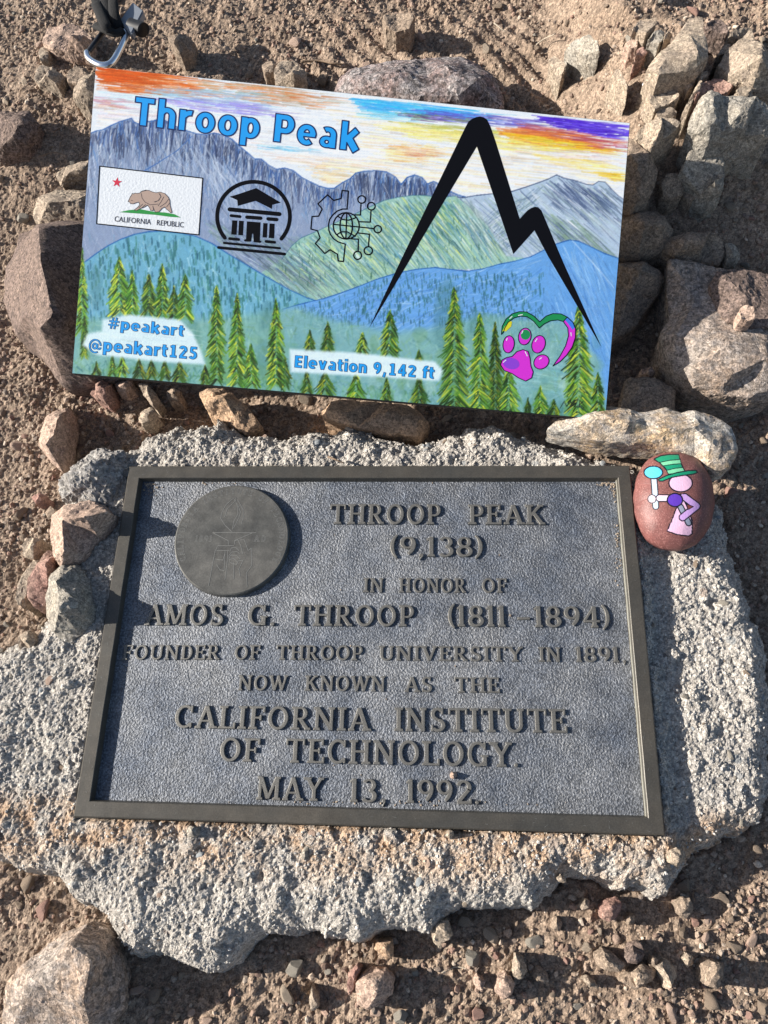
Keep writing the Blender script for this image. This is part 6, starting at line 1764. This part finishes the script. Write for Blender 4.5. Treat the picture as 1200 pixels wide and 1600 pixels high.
M['alu'] = simple('polished_aluminium', (.80, .82, .86), .22, 1.0, var=.03)
M['gate'] = simple('black_anodised_gate', (.015, .016, .02), .35)
M['web'] = simple('black_webbing', (.007, .007, .008), .9, bump=.8, bscale=1200)
M['buckle'] = simple('grey_plastic_buckle', (.20, .22, .25), .4, var=.1)
M['rubber'] = simple('black_rubber_cap', (.012, .013, .016), .55)
ZC = .052
clip = empty('carabiner', P(165, 80, ZC - .005), 'silver carabiner clip with a black gate lying by the top left corner of the board', 'carabiner')
def loc_(o_, pts): return [Vector(p) - Vector(o_.location) for p in pts]
def PV(u, v, z): return Vector(P(u, v, z).tolist())
path = [(190, 44, ZC), (196, 52, ZC), (194, 62, ZC), (186, 80, ZC), (178, 94, ZC), (170, 101, ZC), (158, 102, ZC), (146, 97, ZC), (138, 90, ZC), (136, 82, ZC)]
V_, F_ = tube(loc_(clip, [PV(*p) for p in path]), .0037, 14)
link('body', mesh_from('body', V_, F_, True), M['alu'], clip)
V_, F_ = tube(loc_(clip, [PV(160, 50, ZC), PV(166, 44, ZC), PV(178, 40, ZC), PV(190, 44, ZC)]), .0030, 14)
link('nose', mesh_from('nose', V_, F_, True), M['alu'], clip)
V_, F_ = tube(loc_(clip, [PV(137, 83, ZC), PV(148, 68, ZC), PV(160, 51, ZC)]), .0029, 12)
link('gate', mesh_from('gate', V_, F_, True), M['gate'], clip)
strap = empty('black_strap', P(170, 30, ZC), 'gathered black webbing strap looped through the carabiner at the top edge', 'strap')
for k, (a, b_, c_) in enumerate([((146, -20), (158, 25), (172, 48)), ((160, -20), (168, 22), (180, 46)), ((176, -22), (178, 20), (186, 44)), ((150, 5), (165, 40), (176, 52))]):
    V_, F_ = tube(loc_(strap, [PV(a[0], a[1], ZC + .012), PV(b_[0], b_[1], ZC + .008 + .002 * k), PV(c_[0], c_[1], ZC + .004)]), .0058, 10, squash=.45)
    link('webbing', mesh_from('webbing', V_, F_, True), M['web'], strap)
V_, F_ = tube(loc_(strap, [PV(150, 40, ZC + .003), PV(165, 46, ZC + .008), PV(180, 52, ZC + .006), PV(192, 48, ZC + .004)]), .0052, 10, squash=.6)
link('webbing', mesh_from('webbing', V_, F_, True), M['web'], strap)
bk = empty('buckle', P(205, 40, ZC), 'grey and black plastic buckle with a round black cap beside the carabiner', 'buckle')
q = [PV(186, 32, ZC + .006), PV(207, 2, ZC + .006), PV(224, 16, ZC + .006), PV(205, 53, ZC + .006)]
qb = [p - Vector((0, 0, .009)) for p in q]
mv = loc_(bk, q + qb)
bmh = bmesh.new(); bvv = [bmh.verts.new(p) for p in mv]
for f in ((0, 1, 2, 3), (7, 6, 5, 4), (0, 4, 5, 1), (1, 5, 6, 2), (2, 6, 7, 3), (3, 7, 4, 0)): bmh.faces.new([bvv[i] for i in f])
bmesh.ops.recalc_face_normals(bmh, faces=bmh.faces)
bmesh.ops.bevel(bmh, geom=list(bmh.edges), offset=.0012, segments=2, affect='EDGES')
me = bpy.data.meshes.new('buckle_plate'); bmh.to_mesh(me); bmh.free()
link('buckle_plate', me, M['buckle'], bk)
V_, F_ = tube(loc_(bk, [PV(204, 40, ZC + .001), PV(212, 43, ZC + .001), PV(222, 46, ZC + .001), PV(224, 47, ZC + .001)]), .0078, 20)
link('cap', mesh_from('cap', V_, F_, True), M['rubber'], bk)

# ------------------------------------------------------------------ twigs and scraps
def twig(pts, rad, mat, label, z=None, cat='twig'):
    pp = []
    for p in pts:
        if len(p) == 3: pp.append(PV(*p))
        else:
            w = P(p[0], p[1], -.045); h = float(gz(np.array([w[0]]), np.array([w[1]]))[0]) + rad * 1.2
            pp.append(PV(p[0], p[1], h))
    c_ = pp[0].copy()
    V_, F_ = tube([p - c_ for p in pp], rad, 7, taper=.5)
    o_ = link('twig', mesh_from('twig', V_, F_, True), M[mat], loc=c_)
    tag(o_, label, cat)
twig([(470, 96), (500, 95), (520, 99), (543, 101)], .0016, 'twig', 'dry brown twig touching the left end of the granite rock')
twig([(772, 36), (782, 44), (790, 50)], .0009, 'pale_twig', 'short bleached twig at the top edge, the more left of two')
twig([(838, 70), (852, 60), (866, 54)], .0009, 'pale_twig', 'short bleached twig beside the half-buried grey stone')
twig([(104, 726), (128, 700), (154, 668)], .0008, 'twig', 'thin dark twig lying beside the upright pinkish wedge stone')
twig([(132, 712), (146, 704), (158, 700)], .0018, 'twig', 'short thick twig at the upper left rim of the slab')
twig([(513, 714, .000), (524, 718, .003), (538, 724, .001)], .0012, 'twig', 'short brown twig on the concrete above the plaque')
twig([(34, 1388), (46, 1410), (50, 1440)], .0007, 'twig', 'thin curved twig at the left edge under the slab rim')
twig([(455, 640), (470, 628), (486, 622)], .0006, 'twig', 'hair-thin dark twig under the board bottom edge')
twig([(600, 48), (622, 62), (640, 60)], .0008, 'pale_twig', 'thin pale twig below the dark stone at the top edge')
twig([(60, 245), (84, 238), (104, 243)], .0007, 'twig', 'thin dark twig in the dirt under the rounded purple-brown stone at the left')
twig([(690, 1520), (712, 1511), (730, 1514)], .0006, 'pale_twig', 'thin pale twig in the gravel near the middle of the bottom edge')
twig([(1090, 1460), (1112, 1452), (1140, 1458)], .0006, 'twig', 'thin dark twig above the square brown stone')
w = P(1008, 140, on_rise(1008, 140, -.047))
scrap_v = [(-.004, -.004, .004), (.001, -.006, .006), (.003, -.001, .008), (.001, .003, .004), (.004, .008, .007), (-.002, .006, .003), (-.004, .001, .006)]
sv = scrap_v + [(x, y, z - .0008) for x, y, z in scrap_v]
sf = [(0, 1, 2, 3, 6), (3, 4, 5, 6), (13, 10, 9, 8, 7), (13, 12, 11, 10)] + [(i, (i + 1) % 7, (i + 1) % 7 + 7, i + 7) for i in range(7)]
o = link('paper_scrap', mesh_from('paper_scrap', sv, sf), simple('white_paper', (.75, .76, .78), .6), loc=w)
tag(o, 'tiny crumpled white scrap in the dirt off the board upper right corner', 'scrap')

# sand and grit lodged on the plaque
def grit(name, spots, n, mat, label, z0, smin, smax, seed):
    r = np.random.default_rng(seed)
    pts, ss = [], []
    for (u, v, su, sv_, share) in spots:
        m_ = int(n * share)
        for k in range(m_):
            q = P(u + r.normal(0, su), v + r.normal(0, sv_), z0)
            pts.append(q); ss.append(r.uniform(smin, smax))
    pts = np.array(pts); ss = np.array(ss)
    pts[:, 2] += ss * .4
    ok = (np.abs(pts[:, 0]) < WI - .002) & (np.abs(pts[:, 1]) < HI - .002)
    o_ = scatter_mesh(name, pts[ok], ss[ok], seed, M[mat]); o_['kind'] = 'stuff'
    tag(o_, label, 'grit')
grit('sand_grit', [(950, 753, 10, 3, .3), (961, 764, 2.5, 9, .15), (350, 752, 18, 2, .15), (690, 752, 14, 2, .08), (966, 840, 3, 30, .12), (235, 760, 8, 6, .08), (600, 1256, 150, 3, .08), (600, 1000, 220, 120, .04)], 520, 'tan',
     'orange sand grains caught along the inner edges of the plaque', -.0065, .0004, .0011, 31)
